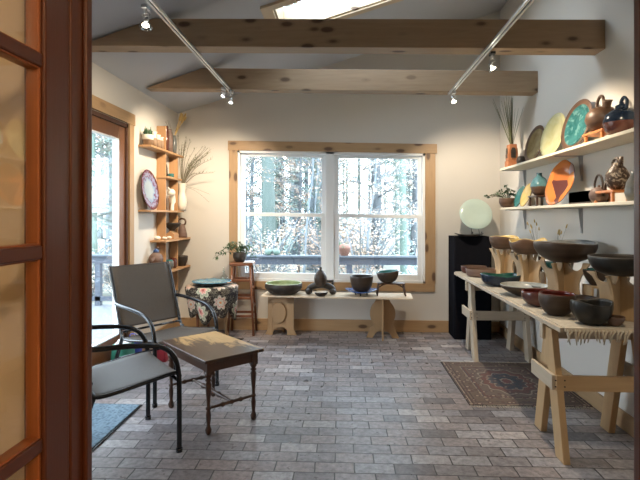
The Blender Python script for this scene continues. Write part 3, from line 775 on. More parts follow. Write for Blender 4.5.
# ---- shelf unit on the left wall
su = thing('zigzag_shelf_unit', 'honey wood staggered shelf unit on the left wall full of small pottery', 'shelf', (XL, 5.0, 0))
SH = dict(a=2.045, b=1.775, c=1.41, d=1.098, e=.768)
for z, ya, yb, dp_ in ((2.045, 4.56, 5.50, .13), (1.775, 5.0, 5.46, .125), (1.41, 4.56, 5.50, .13), (1.098, 4.84, 5.63, .165), (.768, 5.03, 5.63, .165), (.862, 4.66, 5.008, .15)):
    MB().box(.001, dp_, ya-5, yb-5, z-.02, z).build('shelf_board', MT['cherry_y'], su, bevel=.002)
MB().box(.001, .10, 5.01-5, 5.028-5, .66, 2.31).build('upright', MT['cherry_z'], su, bevel=.002)
MB().box(.001, .10, 5.37-5, 5.388-5, .50, 2.02).build('upright', MT['cherry_z'], su, bevel=.002)
MB().box(.001, .10, 5.03-5, 5.37-5, 1.415, 1.47).build('cubby_rail', MT['cherry_y'], su) if False else None
# ================================================================ pottery
C = {}
C['darkgrey'] = ceramic('dark_grey_stoneware', (.018, .014, .011), (.050, .040, .031), .5)
C['umber'] = ceramic('umber_stoneware', (.028, .017, .011), (.068, .044, .028), .45, bands=True)
C['brown'] = ceramic('brown_stoneware', (.065, .034, .020), (.14, .080, .048), .45, bands=True)
C['redbrown'] = ceramic('red_brown_glaze', (0.0605, 0.01925, 0.01375), (0.121, 0.04675, 0.033), .22)
C['pinkbrown'] = ceramic('rosy_brown_clay', (0.12, 0.072, 0.054), (0.216, 0.144, 0.114), .5, bands=True)
C['redglaze'] = ceramic('oxblood_glaze', (0.055, 0.0066, 0.0055), (0.11, 0.01925, 0.0121), .18)
C['green'] = ceramic('celadon_green_glaze', (0.221, 0.2805, 0.1445), (0.357, 0.408, 0.238), .2)
C['darkgreen'] = ceramic('deep_green_glaze', (0.007, 0.042, 0.0336), (0.021, 0.098, 0.07), .15)
C['blackgreen'] = ceramic('black_green_glaze', (.010, .009, .007), (.030, .026, .020), .38)
C['yellow'] = ceramic('honey_yellow_glaze', (0.527, 0.357, 0.102), (0.663, 0.51, 0.221), .2)
C['cream_yellow'] = ceramic('pale_yellow_glaze', (0.561, 0.51, 0.238), (0.663, 0.629, 0.374), .22)
C['turq'] = ceramic('turquoise_glaze', (.012, .075, .075), (.045, .16, .16), .12, spot=(.10, .22, .21))
C['teal'] = ceramic('teal_glaze', (0.024, 0.112, 0.112), (0.056, 0.192, 0.184), .2)
C['aqua'] = ceramic('aqua_glaze', (0.07, 0.182, 0.203), (0.168, 0.308, 0.322), .15)
C['greywhite'] = ceramic('grey_white_glaze', (0.225, 0.2325, 0.21), (0.375, 0.375, 0.3375), .2)
C['gold'] = ceramic('gold_olive_glaze', (0.14, 0.091, 0.035), (0.294, 0.224, 0.105), .25)
C['darkblue'] = ceramic('midnight_blue_glaze', (0.0064, 0.0112, 0.024), (0.024, 0.04, 0.064), .12)
C['slate'] = ceramic('slate_grey_glaze', (0.07, 0.077, 0.077), (0.154, 0.154, 0.14), .3)
C['celadon'] = plain('pale_celadon_glaze', (.50, .61, .55), .12, var=.04)
C['blueplate'] = ceramic('sky_blue_glaze', (.05, .17, .27), (.10, .27, .37), .2, spot=(.16, .32, .32))
C['orange'] = ceramic('burnt_orange_glaze', (0.416, 0.104, 0.02), (0.64, 0.24, 0.056), .22, scale=5, spot=(0.44, 0.24, 0.176))
C['mottle'] = ceramic('carved_brown_white_slip', (0.04, 0.024, 0.0176), (0.08, 0.052, 0.036), .4, scale=26, spot=(0.352, 0.288, 0.216))
C['whiteclay'] = plain('white_clay', (.72, .66, .56), .4, var=.05)
C['terra'] = ceramic('orange_terracotta', (0.285, 0.105, 0.045), (0.42, 0.18, 0.0825), .5)
C['palepot'] = ceramic('tan_planter_clay', (.24, .15, .09), (.36, .24, .15), .5)
C['blueglaze'] = ceramic('cobalt_blue_glaze', (.02, .05, .16), (.10, .17, .34), .15)
t = NT('blue_plate_red_rim_glaze'); v = t.coord(); sp = t.sep(v)
ln = t.math('SQRT', t.math('ADD', t.math('POWER', sp[0], 2), t.math('POWER', sp[1], 2)))
f = t.math('ADD', ln, t.math('MULTIPLY', t.math('SUBTRACT', t.noise(v, 24, 4), .5), .14))
t.col(t.ramp(f, [(.08, (.30, .38, .44)), (.125, (.17, .25, .42)), (.135, (.13, .02, .05)), (.16, (.24, .28, .44)), (.185, (.12, .02, .04))])); t.rough(.15); C['floralplate'] = t.m

def bowlprof(R, h, foot, th=.008, curve=.55, rim_in=0):
    """outer profile then inner; returns profile and split index"""
    out = [(0, 0), (foot*.9, 0), (foot, .004)]
    n = 9
    for i in range(1, n+1):
        f = i/n; out.append((foot+(R-foot)*(math.sin(f*PI/2)**(curve*1.6)) - rim_in*max(0, f-.6)/.4, .004+(h-.004)*f))
    sp = len(out)-1
    top = out[-1]
    inn = [(top[0]-th*.4, top[1]+th*.35), (top[0]-th, top[1])]
    for i in range(n-1, 0, -1):
        f = i/n; r = foot+(R-foot)*(math.sin(f*PI/2)**(curve*1.6))-rim_in*max(0, f-.6)/.4-th
        inn.append((max(r, .002), max(.004+(h-.004)*f, th+.004)+0))
    inn.append((0, th+.003))
    return out+inn, sp
def bowl(label, x, y, z, R, h, outer, inner, foot=.5, th=.008, curve=.55, rim_in=0, warp=None, name='bowl', cat='bowl', rot=(0, 0, 0), seg=40, group=None, sub=0):
    pr, sp = bowlprof(R, h, R*foot, th, curve, rim_in)
    m = MB().lathe(pr, seg, warp, split=sp)
    o = m.build(name, [C[outer], C[inner]], loc=(x, y, z), rot=rot, sub=sub)
    return tag(o, label, cat, group)
def plate(label, x, y, zc, R, tilt, rim, face, depth=.025, name='plate', yaw=0, wellr=.55, cat='plate', warp=None):
    """a plate leaning with its face toward -x; zc is the height of its lowest edge"""
    pr = [(0, -depth), (R*.45, -depth), (R*.55, -depth+.004), (R*.9, -.004), (R, 0), (R*.99, .004), (R*.80, -.002), (R*wellr, -depth*.55), (R*wellr*.9, -depth*.75+.003), (0, -depth*.75+.004)]
    m = MB().lathe(pr, 48, warp, split=5)
    # face is +z locally; turn towards -x
    o = m.build(name, [C[rim], C[face]])
    M = Matrix.Rotation(yaw, 4, 'Z') @ Matrix.Rotation(-(PI/2-tilt), 4, 'Y')
    o.rotation_euler = M.to_euler()
    lowest = min((M.to_3x3() @ v.co).z for v in o.data.vertices)
    o.location = (x, y, zc-lowest+.0005)
    return tag(o, label, cat)
TZ = .748
def oval(a, b, wob=0, k=2):
    def f(p, an, kk): 
        s = 1+wob*math.sin(k*an+.5)
        return (p.x*a*s, p.y*b*s, p.z)
    return f
# ---- on the window bench
BZ = .4705
bowl('wide dark bowl with pale green inside at the left end of the bench', -.725, 5.385, BZ, .225, .125, 'darkgrey', 'green', foot=.55, th=.014, curve=.42, rim_in=.02, seg=48)
# stirrup pod vessel
pv = thing('pod_vase', 'dark sculpted pod vase rising from a ring shaped base on the bench', 'vase', (-.305, 5.37, BZ))
MB().tube(smooth_path([(-.135, 0, .03), (-.128, 0, .060), (-.075, 0, .092), (0, 0, .100), (.075, 0, .092), (.128, 0, .062), (.135, 0, .03)], 6), [.036]*37, 14).build('arched_base', C['darkgrey'], pv, loc=(0, .03, 0))
MB().lathe([(0, .095), (.040, .098), (.066, .135), (.074, .18), (.066, .225), (.040, .262), (.015, .277), (.013, .29), (.017, .30), (.009, .313), (0, .314)], 24).build('pod', C['umber'], pv, loc=(0, -.035, 0))
MB().lathe([(0, .078), (.012, .078), (.016, .09), (.01, .105), (0, .108)], 12, M=Matrix.Translation((.135, 0, .035))).build('knob', C['darkgrey'], pv)
MB().ball((-.135, 0, .034), .040, .045, .034).build('foot', C['darkgrey'], pv); MB().ball((.135, 0, .034), .040, .045, .034).build('foot', C['darkgrey'], pv)
bowl('small footed dark dish in front of the pod vase on the bench', -.295, 5.265, BZ, .075, .048, 'darkgrey', 'whiteclay', foot=.6)
# pot on blue plate with tripod
tp = thing('plate_stand', 'low black three legged stand under the blue plate on the bench', 'stand', (.145, 5.35, BZ))
for a in (.4, 2.5, 4.6): MB().tube([(math.cos(a)*.075, math.sin(a)*.075, 0), (math.cos(a)*.07, math.sin(a)*.07, .036)], .008, 8).build('leg', MT['blackwire'], tp)
MB().lathe([(.055, .030), (.088, .030), (.088, .038), (.055, .038)], 28, closed=True).build('ring', MT['blackwire'], tp)
def bentplate(p, a, k): return (p.x*1.15, p.y, p.z+.012*math.cos(2*a)*(p.length_squared > .01))
pr = [(0, 0), (.08, 0), (.14, .012), (.155, .022), (.152, .026), (.08, .008), (0, .008)]
tag(MB().lathe(pr, 40, bentplate, split=4).build('plate', [C['blueglaze'], C['blueglaze']], loc=(.145, 5.35, BZ+.0385)), 'blue plate with turned up ends under the dark pot on the bench', 'plate')
bowl('dark green grey deep pot standing on the blue plate', .15, 5.35, BZ+.047, .128, .165, 'umber', 'darkgrey', foot=.55, th=.010, curve=.32, seg=40)
# bowl on wooden stand
bs = thing('bowl_stand', 'dark brown wooden stand with splayed legs on the right end of the bench', 'stand', (.475, 5.35, BZ))
for s in (-1, 1):
    for q in (-1, 1):
        MB().tube([(s*.155, q*.055, .002), (s*.135, q*.05, .136)], [.010, .011], 4).build('leg', MT['walnut2'] if 'walnut2' in MT else MT['walnut'], bs)
    MB().tube(smooth_path([(s*.143, 0, .08), (s*.09, 0, .115), (s*.02, 0, .136)], 4), .008, 6).build('brace', MT['walnut'], bs)
MB().box(-.15, .15, -.062, .062, .130, .142).build('platform', MT['walnut'], bs, bevel=.003)
bowl('round dark bowl with tilted rim on the wooden stand at the bench end', .44, 5.35, BZ+.1425, .125, .125, 'umber', 'teal', foot=.42, th=.009, curve=.36, rim_in=.006, warp=lambda p, a, k: (p.x, p.y, p.z*(1+.10*p.x/.12)))

# ---- blue plate and bottle on the floral cloth
tag(MB().lathe([(0, 0), (.10, 0), (.16, .014), (.165, .018), (0, .010)], 40).build('plate', C['darkgrey'], loc=(-1.465, 5.09, .609)), 'dark plate under the blue platter on the floral cloth', 'plate')
tag(MB().lathe([(0, 0), (.12, 0), (.185, .016), (.208, .022), (.208, .027), (.17, .020), (0, .014)], 48, split=4).build('platter', [C['blueplate'], C['blueplate']], loc=(-1.465, 5.09, .628)), 'sky blue round platter lying on the floral draped table', 'platter')
gb = thing('glass_bottle', 'clear glass bottle with stopper behind the blue platter', 'bottle', (-1.395, 5.34, .607))
MB().lathe([(0, 0), (.034, 0), (.046, .03), (.042, .06), (.016, .085), (.011, .11), (.014, .118)], 20).build('body', MT['bottleglass'], gb)
MB().lathe([(0, .112), (.008, .112), (.013, .13), (.007, .16), (0, .175)], 14).build('stopper', MT['bottleglass'], gb)

# ---- plants
MT['leaf'] = plain('dark_leaf', (.035, .085, .028), .45, var=.3, scale=20)
MT['leaf2'] = plain('jade_leaf', (.04, .10, .045), .4, var=.3, scale=20)
MT['stem'] = plain('green_brown_stem', (.10, .10, .04), .6)
MT['soil'] = plain('potting_soil', (.03, .02, .014), .95, var=.4, scale=60)
def plant(root, c, n, spread, h, L, w, leafmat, seed, bias=(0, 0, 0), droop=.3):
    rd = random.Random(seed); st_ = MB(); lf = MB()
    for i in range(n):
        a = rd.uniform(0, 2*PI); s = rd.uniform(.35, 1)*spread
        e = Vector(c)+Vector((math.cos(a)*s+bias[0]*rd.random(), math.sin(a)*s*.6+bias[1]*rd.random(), rd.uniform(.3, 1)*h+bias[2]*rd.random()))
        p = smooth_path([Vector(c), Vector(c).lerp(e, .5)+Vector((0, 0, h*.35)), e], 5)
        st_.tube(p, .002, 5)
        for k in range(3, len(p)):
            for q in range(2):
                d = Vector((rd.uniform(-1, 1), rd.uniform(-1, 1), rd.uniform(-.2, .7)))
                lf.leaf(p[k], d, L*rd.uniform(.7, 1.2), w, droop=droop)
    st_.build('stems', MT['stem'], root); lf.build('foliage', leafmat, root, recalc=False)
pp = thing('potted_plant', 'trailing leafy plant in a dark pot on the wooden stool by the window', 'plant', (-1.245, 5.47, .8225))
pr, sp = bowlprof(.085, .105, .05, .007, .4, .008)
MB().lathe(pr, 32, split=sp).build('pot', [C['darkgrey'], C['darkgrey']], pp); MB().lathe([(0, .088), (.074, .088)], 24).build('soil', MT['soil'], pp)
MB().lathe([(0, -.0), (0, 0)], 3) if False else None
plant(pp, (0, 0, .085), 13, .16, .13, .050, .019, MT['leaf'], 5, droop=.35)
rd = random.Random(11); s1 = MB(); l1 = MB()
for e in ((-.26, -.02, .10), (-.29, .0, .05), (.19, -.03, .13), (-.15, -.02, .17), (.17, 0, .07)):
    p = smooth_path([(0, 0, .09), (e[0]*.5, e[1], e[2]+.06), e], 6); s1.tube(p, .0022, 5)
    for k in range(4, len(p)):
        for q in range(2): l1.leaf(p[k], (rd.uniform(-1, 1), rd.uniform(-1, 1), rd.uniform(-.5, .4)), .055, .02, droop=.4)
s1.build('trailing_stems', MT['stem'], pp); l1.build('trailing_leaves', MT['leaf'], pp, recalc=False)

# ---- pale celadon plate on an easel and dish on the pedestal
PZ = 1.1265
es = thing('wire_easel', 'black wire easel holding the pale celadon plate on the pedestal', 'easel', (1.425, 5.47, PZ))
for s in (-1, 1):
    m = MB().tube(smooth_path([(s*.03, .10, .002), (s*.045, -.03, .004), (s*.05, -.075, .008), (s*.05, -.085, .035), (s*.05, -.075, .05), (s*.05, -.062, .040), (s*.05, -.066, .028)], 5), .003, 6)
    m.tube([(s*.045, -.01, .004), (s*.03, .075, .24)], .003, 6)
    m.build('side_wire', MT['blackwire'], es)
MB().tube([(-.05, -.03, .004), (.05, -.03, .004)], .003, 6).build('cross_wire', MT['blackwire'], es)
R = .18; pr = [(0, -.02), (R*.5, -.02), (R*.9, -.004), (R, .004), (R*.985, .009), (R*.6, -.008), (0, -.012)]
tag(MB().lathe(pr, 56).build('plate', C['celadon'], loc=(1.425, 5.455, PZ+.245), rot=(math.radians(72), 0, 0)), 'pale celadon green plate standing upright on the black pedestal', 'plate')
def turnup(p, a, k): return (p.x*1.25, p.y*.8, p.z+.018*(p.x/.12)**2*(k > 1))
tag(MB().lathe([(0, 0), (.07, 0), (.115, .010), (.125, .014), (.122, .018), (0, .006)], 40, turnup).build('dish', C['darkgrey'], loc=(1.325, 5.355, PZ)), 'shallow dark dish with upturned ends in front of the celadon plate', 'dish')
# twisted glass ornament hanging on the back wall, clear
# ---- risers and big bowls on the long table
def riser(x, y, rz, s, label, h=.285):
    r = thing('plywood_riser', label, 'riser', (x, y, TZ), rz, 'plywood risers on the pottery table')
    H = h
    def pan():
        o = []
        o += [(.125*s, 0), (.116*s, .04), (.102*s, .10), (.104*s, .15), (.122*s, .20), (.146*s, .24), (.178*s, H)]
        o += [(.128*s, H)] + [(.083*s+.043*s*math.cos(a), H-.004-.052*math.sin(a)) for a in [PI*i/10 for i in range(0, 11)]] + [(.034*s, H)]
        return o+[(-a, b) for a, b in o[::-1]]
    MB().prism(pan(), -.009, .009).build('panel', MT['ply_r'], r, bevel=.0015)
    MB().prism(pan(), -.009, .009, M=Matrix.Rotation(PI/2, 4, 'Z')).build('panel', MT['ply_r'], r, bevel=.0015)
    return r
RZ = TZ+.2855
riser(1.50, 4.72, .80, .84, 'farthest cross panelled plywood riser on the pottery table')
riser(1.50, 4.10, .75, .92, 'second plywood riser from the window, under the yellow lined bowl')
riser(1.49, 3.42, .78, 1.0, 'plywood riser under the largest grey bowl')
riser(1.575, 2.89, .72, 1.0, 'nearest plywood riser at the right, under the wide black bowl', h=.265)
def wavy(p, a, k): return (p.x, p.y, p.z+(.010*math.sin(3*a+1)+.006*math.sin(5*a))*(p.z/.1))
bowl('brown bowl with yellow inside on the farthest riser', 1.50, 4.72, RZ, .135, .115, 'brown', 'yellow', foot=.6, curve=.35, warp=lambda p, a, k: (p.x*1.0, p.y, p.z+(.010*math.sin(2*a))*(p.z/.1)))
bowl('brown bowl with honey yellow inside and wavy rim on the second riser', 1.50, 4.10, RZ, .150, .115, 'brown', 'yellow', foot=.6, curve=.34, warp=wavy)
bowl('very wide umber bowl with grey inside, the largest on the risers', 1.50, 3.42, RZ, .205, .135, 'umber', 'slate', foot=.45, curve=.42, rim_in=.006, th=.012, seg=56, warp=lambda p, a, k: (p.x, p.y*1.05, p.z+.006*math.sin(2*a+.3)*(p.z/.1)))
bowl('wide black bowl at the far right on the nearest riser', 1.562, 2.84, TZ+.2655, .172, .105, 'blackgreen', 'darkgrey', foot=.55, curve=.34, th=.010, seg=48, warp=lambda p, a, k: (p.x, p.y, p.z))
# front row, from the window towards the camera
bowl('red brown oblong dish at the window end of the pottery table', 1.32, 5.14, TZ, .115, .075, 'redbrown', 'brown', foot=.8, curve=.22, warp=oval(1.15, .8))
bowl('patterned rosy brown oblong dish, second from the window end', 1.335, 4.85, TZ, .15, .078, 'pinkbrown', 'brown', foot=.82, curve=.2, warp=oval(1.1, .72))
bowl('long oval dish with deep green inside, on the table front', 1.325, 4.23, TZ, .155, .085, 'darkblue', 'darkgreen', foot=.6, curve=.4, warp=lambda p, a, k: (p.x*1.18, p.y*.85, p.z*(1+.25*abs(math.cos(a))*(k > 6))))
bowl('shallow bowl with pale grey speckled rim beside the green dish', 1.335, 3.72, TZ, .175, .080, 'umber', 'greywhite', foot=.4, curve=.6)
bowl('squat oxblood bowl with red inside behind the umber round bowl', 1.285, 3.305, TZ, .122, .098, 'redbrown', 'redglaze', foot=.5, curve=.36, rim_in=.008)
bowl('round umber bowl with dark red inside at the middle of the table front', 1.27, 3.00, TZ, .110, .132, 'umber', 'redglaze', foot=.45, curve=.36, rim_in=.008)
def facet(p, a, k):
    s = 1/ max(.80, math.cos(((a+.2) % (2*PI/7))-PI/7)); s = 1+(s-1)*.75
    return (p.x*s*.97, p.y*s*.97, p.z+.008*math.sin(2*a+1)*(p.z/.1))
bowl('faceted black bowl nearest the fringed table end', 1.358, 2.765, TZ, .112, .122, 'blackgreen', 'blackgreen', foot=.5, curve=.40, rim_in=.006, warp=facet, seg=42)
bowl('low brown bowl behind the round umber bowl', 1.465, 3.145, TZ, .112, .085, 'redbrown', 'umber', foot=.5, curve=.5)
bowl('small slate grey bowl behind the pale rimmed bowl', 1.50, 3.84, TZ, .070, .060, 'slate', 'greywhite', foot=.5)
def block(x, y, w, d_, h, label, rz=0):
    m = MB(); m.box(-w, -w+.014, -d_, d_, 0, h-.014); m.box(w-.014, w, -d_, d_, 0, h-.014); m.box(-w, w, -d_, d_, h-.0135, h); 
    return tag(m.build('wooden_box_stand', MT['ply_r'], loc=(x, y, TZ), rot=(0, 0, rz), bevel=.0015), label, 'stand', 'small box stands')
block(1.65, 4.97, .06, .08, .125, 'small plywood box stand behind the farthest riser')
bowl('grey bowl on the small box stand behind the farthest riser', 1.65, 4.97, TZ+.1255, .085, .11, 'slate', 'umber', foot=.5)
block(1.675, 4.13, .05, .055, .13, 'small plywood box stand tight behind the second riser')
bowl('small teal cup shaped bowl on the box stand behind the second riser', 1.675, 4.13, TZ+.1305, .062, .085, 'teal', 'aqua', foot=.5)
block(1.65, 3.31, .055, .065, .14, 'small plywood box stand between the two nearest risers')
bowl('dark bowl with teal rim on the box stand between the nearest risers', 1.65, 3.31, TZ+.1405, .078, .105, 'umber', 'teal', foot=.4, curve=.6)
bowl('tan bowl under the nearest riser at the right edge of the view', 1.462, 2.62+.105, TZ, .05, .05, 'pinkbrown', 'brown', foot=.5)

# ---- dry grasses on the table behind the bowls
def grasses(root, c, n, h, spread, mat, seed, heads=None, headmat=None, r=.0016, lean=(0, 0)):
    rd = random.Random(seed); m = MB(); hm = MB()
    for i in range(n):
        a = rd.uniform(0, 2*PI); s = spread*rd.uniform(.2, 1)
        e = Vector(c)+Vector((math.cos(a)*s+lean[0]*h, math.sin(a)*s+lean[1]*h, h*rd.uniform(.7, 1)))
        p = smooth_path([Vector(c), Vector(c).lerp(e, .55)+Vector((0, 0, .02*h)), e], 6)
        m.tube(p, [r*(1-.7*k/(len(p)-1)) for k in range(len(p))], 5)
        if heads:
            d = (p[-1]-p[-3]).normalized(); q = d.to_track_quat('Z', 'Y').to_matrix().to_4x4()
            hm.lathe([(0, -heads*.5), (heads*.16, -heads*.2), (heads*.13, heads*.3), (0, heads*.6)], 7, M=Matrix.Translation(p[-1]) @ q)
    m.build('stalks', mat, root)
    if heads: hm.build('seed_heads', headmat, root)
MT['dry'] = plain('dry_green_grass', (.16, .17, .09), .8, var=.3, scale=20)
MT['wheat'] = plain('wheat_straw', (.55, .38, .14), .8, var=.2)
MT['twig'] = plain('dry_twig', (.15, .13, .085), .8, var=.25)
for (x, y, zt_, lab, sd, ln_) in ((1.66, 4.27, 1.30, 'slim vase of wheat ears behind the yellow lined bowl', 3, (-.15, 0)), (1.655, 3.96, 1.27, 'slim vase of tan seed heads between the yellow lined bowl and the largest bowl', 4, (.05, -.15))):
    r = thing('dry_flower_vase', lab, 'vase', (x, y, TZ), group='slim vases of dry stems')
    MB().lathe([(0, 0), (.025, 0), (.03, .06), (.02, .16), (.012, .22), (.014, .25)], 16).build('body', C['umber'], r)
    grasses(r, (0, 0, .20), 7, zt_-TZ-.18, .06, MT['twig'], sd, .035, MT['wheat'], lean=ln_)

# ---- top shelf right
sv = thing('square_vase', 'square orange brown vase of tall dry grass at the left end of the upper shelf', 'vase', (1.62, 4.86, US+.0005))
MB().box(-.052, .052, -.052, .052, 0, .075).build('base_block', C['terra'], sv, bevel=.004)
m = MB(); M_ = Matrix.Translation((0, 0, 0))
for k in range(1): 
    m.prism([(-.046, .0755), (.046, .0755), (.050, .13), (.038, .20), (.036, .235), (-.036, .235), (-.038, .20), (-.050, .13)], -.044, .044)
m.build('body', C['terra'], sv, bevel=.006)
for a_ in range(4): MB().prism([(-.022, .10), (.022, .10), (.024, .17), (.012, .20), (-.012, .20), (-.024, .17)], -.0505, -.046, M=Matrix.Rotation(a_*PI/2, 4, 'Z')).build('niche_shade_panel', C['darkgrey'], sv)  # dark raised plates stand in for the shade inside carved niches
grasses(sv, (0, 0, .20), 34, .56, .155, MT['dry'], 9, r=.0034, lean=(-.07, 0))
XP = 1.655
pa = plate('brown rimmed plate with gold olive centre, leftmost on the upper shelf', 1.650, 4.36, US, .170, .22, 'brown', 'brown', depth=.030, yaw=.08)
plate('pale yellow round plate leaning on the upper shelf', 1.645, 3.97, US, .183, .22, 'cream_yellow', 'cream_yellow', depth=.034, yaw=.08)
pl = plate('large brown rimmed plate with turquoise centre on the upper shelf', 1.640, 3.56, US, .188, .22, 'brown', 'brown', depth=.034, wellr=.62, yaw=.08)
# the glazed wells of the two brown rimmed plates
def well(o, R, f, mat):
    o.data.materials.append(mat); k_ = len(o.data.materials)-1
    for p in o.data.polygons:
        if p.material_index == 1 and all(math.hypot(o.data.vertices[v].co.x, o.data.vertices[v].co.y) < R*f for v in p.vertices): p.material_index = k_
well(pl, .188, .81, C['turq']); well(pa, .170, .81, C['gold'])
bowl('small dark round pot behind the brown and gold plate on the upper shelf', 1.625, 4.62, US, .045, .085, 'darkgrey', 'darkgrey', foot=.5, curve=.3, rim_in=.015)
def low_stand(x, y, z, lx_, ly_, h, mat, label, gp=None, rz=0):
    r = thing('low_stand', label, 'stand', (x, y, z+.0005), rz, gp)
    MB().box(-lx_, lx_, -ly_, ly_, h-.014, h).build('top', mat, r, bevel=.002)
    for s in (-1, 1):
        for q in (-1, 1): MB().box(s*lx_*.8-.008, s*lx_*.8+.008, q*ly_*.8-.010, q*ly_*.8+.010, 0, h-.014).build('leg', mat, r, bevel=.002)
    return r
low_stand(1.615, 3.155, US, .065, .125, .065, MT['orangewood'], 'low orange wood stand under the round brown jug')
jg = thing('round_jug', 'round coppery brown jug with arched handle and spout on the upper shelf', 'jug', (1.615, 3.155, US+.066))
B = [(0, 0), (.048, 0), (.082, .03), (.099, .074), (.090, .116), (.060, .146), (.036, .154), (0, .156)]
MB().lathe(B, 32).build('body', C['brown'], jg)
M_ = Matrix.Translation((0, -.048, .128)) @ Matrix.Rotation(.25, 4, 'X')
MB().lathe([(.024, -.02), (.026, .045), (.031, .062), (.027, .062), (.022, .04), (.020, -.02)], 20, M=M_).build('spout', C['brown'], jg)
MB().tube(smooth_path([(0, .055, .135), (0, .062, .185), (0, .028, .228), (0, -.010, .215), (0, -.022, .17)], 6), .0095, 10).build('handle', C['brown'], jg)
tb = thing('blue_teapot', 'dark blue and brown teapot with looped handle, last on the upper shelf', 'teapot', (1.62, 2.945, US+.0005))
MB().lathe([(0, 0), (.055, 0), (.088, .035), (.102, .08), (.091, .125), (.054, .158), (0, .165)], 32, split=3).build('body', [C['redbrown'], C['darkblue']], tb)
MB().lathe([(0, .158), (.036, .158), (.034, .182), (.014, .19), (.012, .20), (0, .205)], 20).build('lid', C['darkblue'], tb)
MB().tube(smooth_path([(0, -.04, .145), (0, -.055, .195), (0, -.025, .225), (0, .005, .208), (0, -.005, .185)], 6), .010, 10).build('handle', C['darkblue'], tb)
MB().tube([(0, .07, .09), (0, .11, .14), (0, .125, .165)], [.022, .014, .011], 12).build('spout', C['darkblue'], tb)
# further pieces beyond the doorway edge are hidden
# ---- lower shelf right
lp = thing('shelf_plant', 'trailing succulent in a brown bowl at the left end of the lower shelf', 'plant', (1.585, 4.87, LS+.0005))
pr, sp = bowlprof(.088, .092, .05, .007, .36, .006)
MB().lathe(pr, 32, split=sp).build('pot', [C['brown'], C['brown']], lp); MB().lathe([(0, .078), (.078, .078)], 24).build('soil', MT['soil'], lp)
rd = random.Random(4); s1 = MB(); l1 = MB()
for e in ((-.20, .02, .10), (-.17, -.03, .12), (-.10, .03, .15), (.06, -.02, .15), (.02, .03, .17), (-.04, -.04, .14), (.09, .04, .12), (-.23, 0, .11), (-.03, .0, .20), (.0, -.06, .12), (.05, -.05, .11)):
    p = smooth_path([(0, 0, .075), (e[0]*.45, e[1], e[2]+.015), e], 6); s1.tube(p, .003, 5)
    for k in range(3, len(p)):
        for q in range(3): l1.leaf(p[k], (rd.uniform(-1, 1), rd.uniform(-1, 1), rd.uniform(-.3, .8)), .026, .016, droop=.1)
s1.build('stems', MT['stem'], lp); l1.build('foliage', MT['leaf2'], lp, recalc=False)
plate('small teal plate leaning beside the succulent on the lower shelf', 1.625, 4.66, LS, .107, .32, 'umber', 'teal', depth=.022)
plate('small honey yellow plate leaning beside the teal one on the lower shelf', 1.615, 4.46, LS, .113, .32, 'brown', 'yellow', depth=.026)
low_stand(1.63, 4.20, LS, .062, .095, .092, MT['walnut'], 'small dark wooden stand under the aqua vase')
MB().box(0, 0, 0, 0, 0, 0) if False else None
av = tag(MB().lathe([(0, 0), (.038, 0), (.058, .03), (.072, .075), (.070, .10), (.048, .145), (.022, .165), (.020, .185), (.024, .192), (.018, .192), (.014, .17), (0, .165)], 32, split=3).build('aqua_vase', [C['brown'], C['aqua']], loc=(1.63, 4.20, LS+.093)), 'round aqua and brown bottle vase on a small dark stand, lower shelf', 'vase')
def wob(p, a, k): 
    s = 1+.035*math.sin(3*a)+.02*math.sin(7*a+1); return (p.x*s*1.0, p.y*s*.86, p.z)
t = NT('orange_platter_patches'); v = t.coord(scale=(1, 1, 1)); vc = t.voro(v, 7.5, out='Color'); sc_ = t.sep(vc)[0]
t.col(t.ramp(sc_, [(0, (.60, .20, .05)), (.42, (.50, .15, .04)), (.52, (.46, .26, .19)), (.66, (.12, .04, .035)), (.80, (.42, .30, .28)), (.9, (.62, .27, .10))], 'CONSTANT')); t.rough(.15); C['patch'] = t.m
plate('big orange platter with pink and plum patches on the lower shelf', 1.618, 3.78, LS, .182, .30, 'redbrown', 'patch', depth=.028, yaw=.22, warp=wob, name='platter', cat='platter')
bowl('long dark rectangular tray behind the small teapot on the lower shelf', 1.66, 3.43, LS+.0005, .12, .085, 'umber', 'darkgrey', foot=.9, curve=.2, warp=lambda p, a, k: (max(-.055, min(.055, p.x*1.3)), max(-.165, min(.165, p.y*1.8)), p.z), name='tray', cat='tray', seg=48)
tt = thing('round_teapot', 'small rosy brown teapot with tall hoop handle on the lower shelf', 'teapot', (1.585, 3.135, LS+.0005))
MB().lathe([(0, 0), (.034, 0), (.054, .03), (.058, .055), (.046, .085), (.022, .098), (0, .10)], 28).build('body', C['pinkbrown'], tt)
MB().lathe([(0, .098), (.010, .10), (.008, .112), (0, .116)], 12).build('lid_knob', C['pinkbrown'], tt)
MB().tube(smooth_path([(0, .042, .075), (0, .052, .125), (0, .02, .172), (0, -.02, .170), (0, -.045, .125), (0, -.040, .08)], 6), .007, 10).build('handle', C['umber'], tt)
MB().tube([(0, -.045, .05), (0, -.072, .085), (0, -.078, .125)], [.014, .010, .008], 10).build('spout', C['umber'], tt)
low_stand(1.60, 3.02, LS, .055, .12, .072, MT['orangewood'], 'low reddish board stand under the carved jug')
cj = thing('carved_jug', 'carved brown and white jug with strap handle on the low board stand', 'jug', (1.605, 2.965, LS+.0735))
MB().lathe([(0, 0), (.030, 0), (.050, .02), (.066, .06), (.064, .09), (.048, .125), (.030, .145), (.028, .16), (0, .16)], 28).build('body', C['mottle'], cj)
MB().tube(smooth_path([(0, .045, .115), (0, .05, .165), (0, .02, .190), (0, -.005, .185), (0, -.015, .16)], 6), .008, 10).build('handle', C['mottle'], cj)
MB().tube([(0, -.03, .135), (0, -.042, .17), (0, -.045, .195)], [.016, .012, .010], 10).build('spout', C['mottle'], cj)
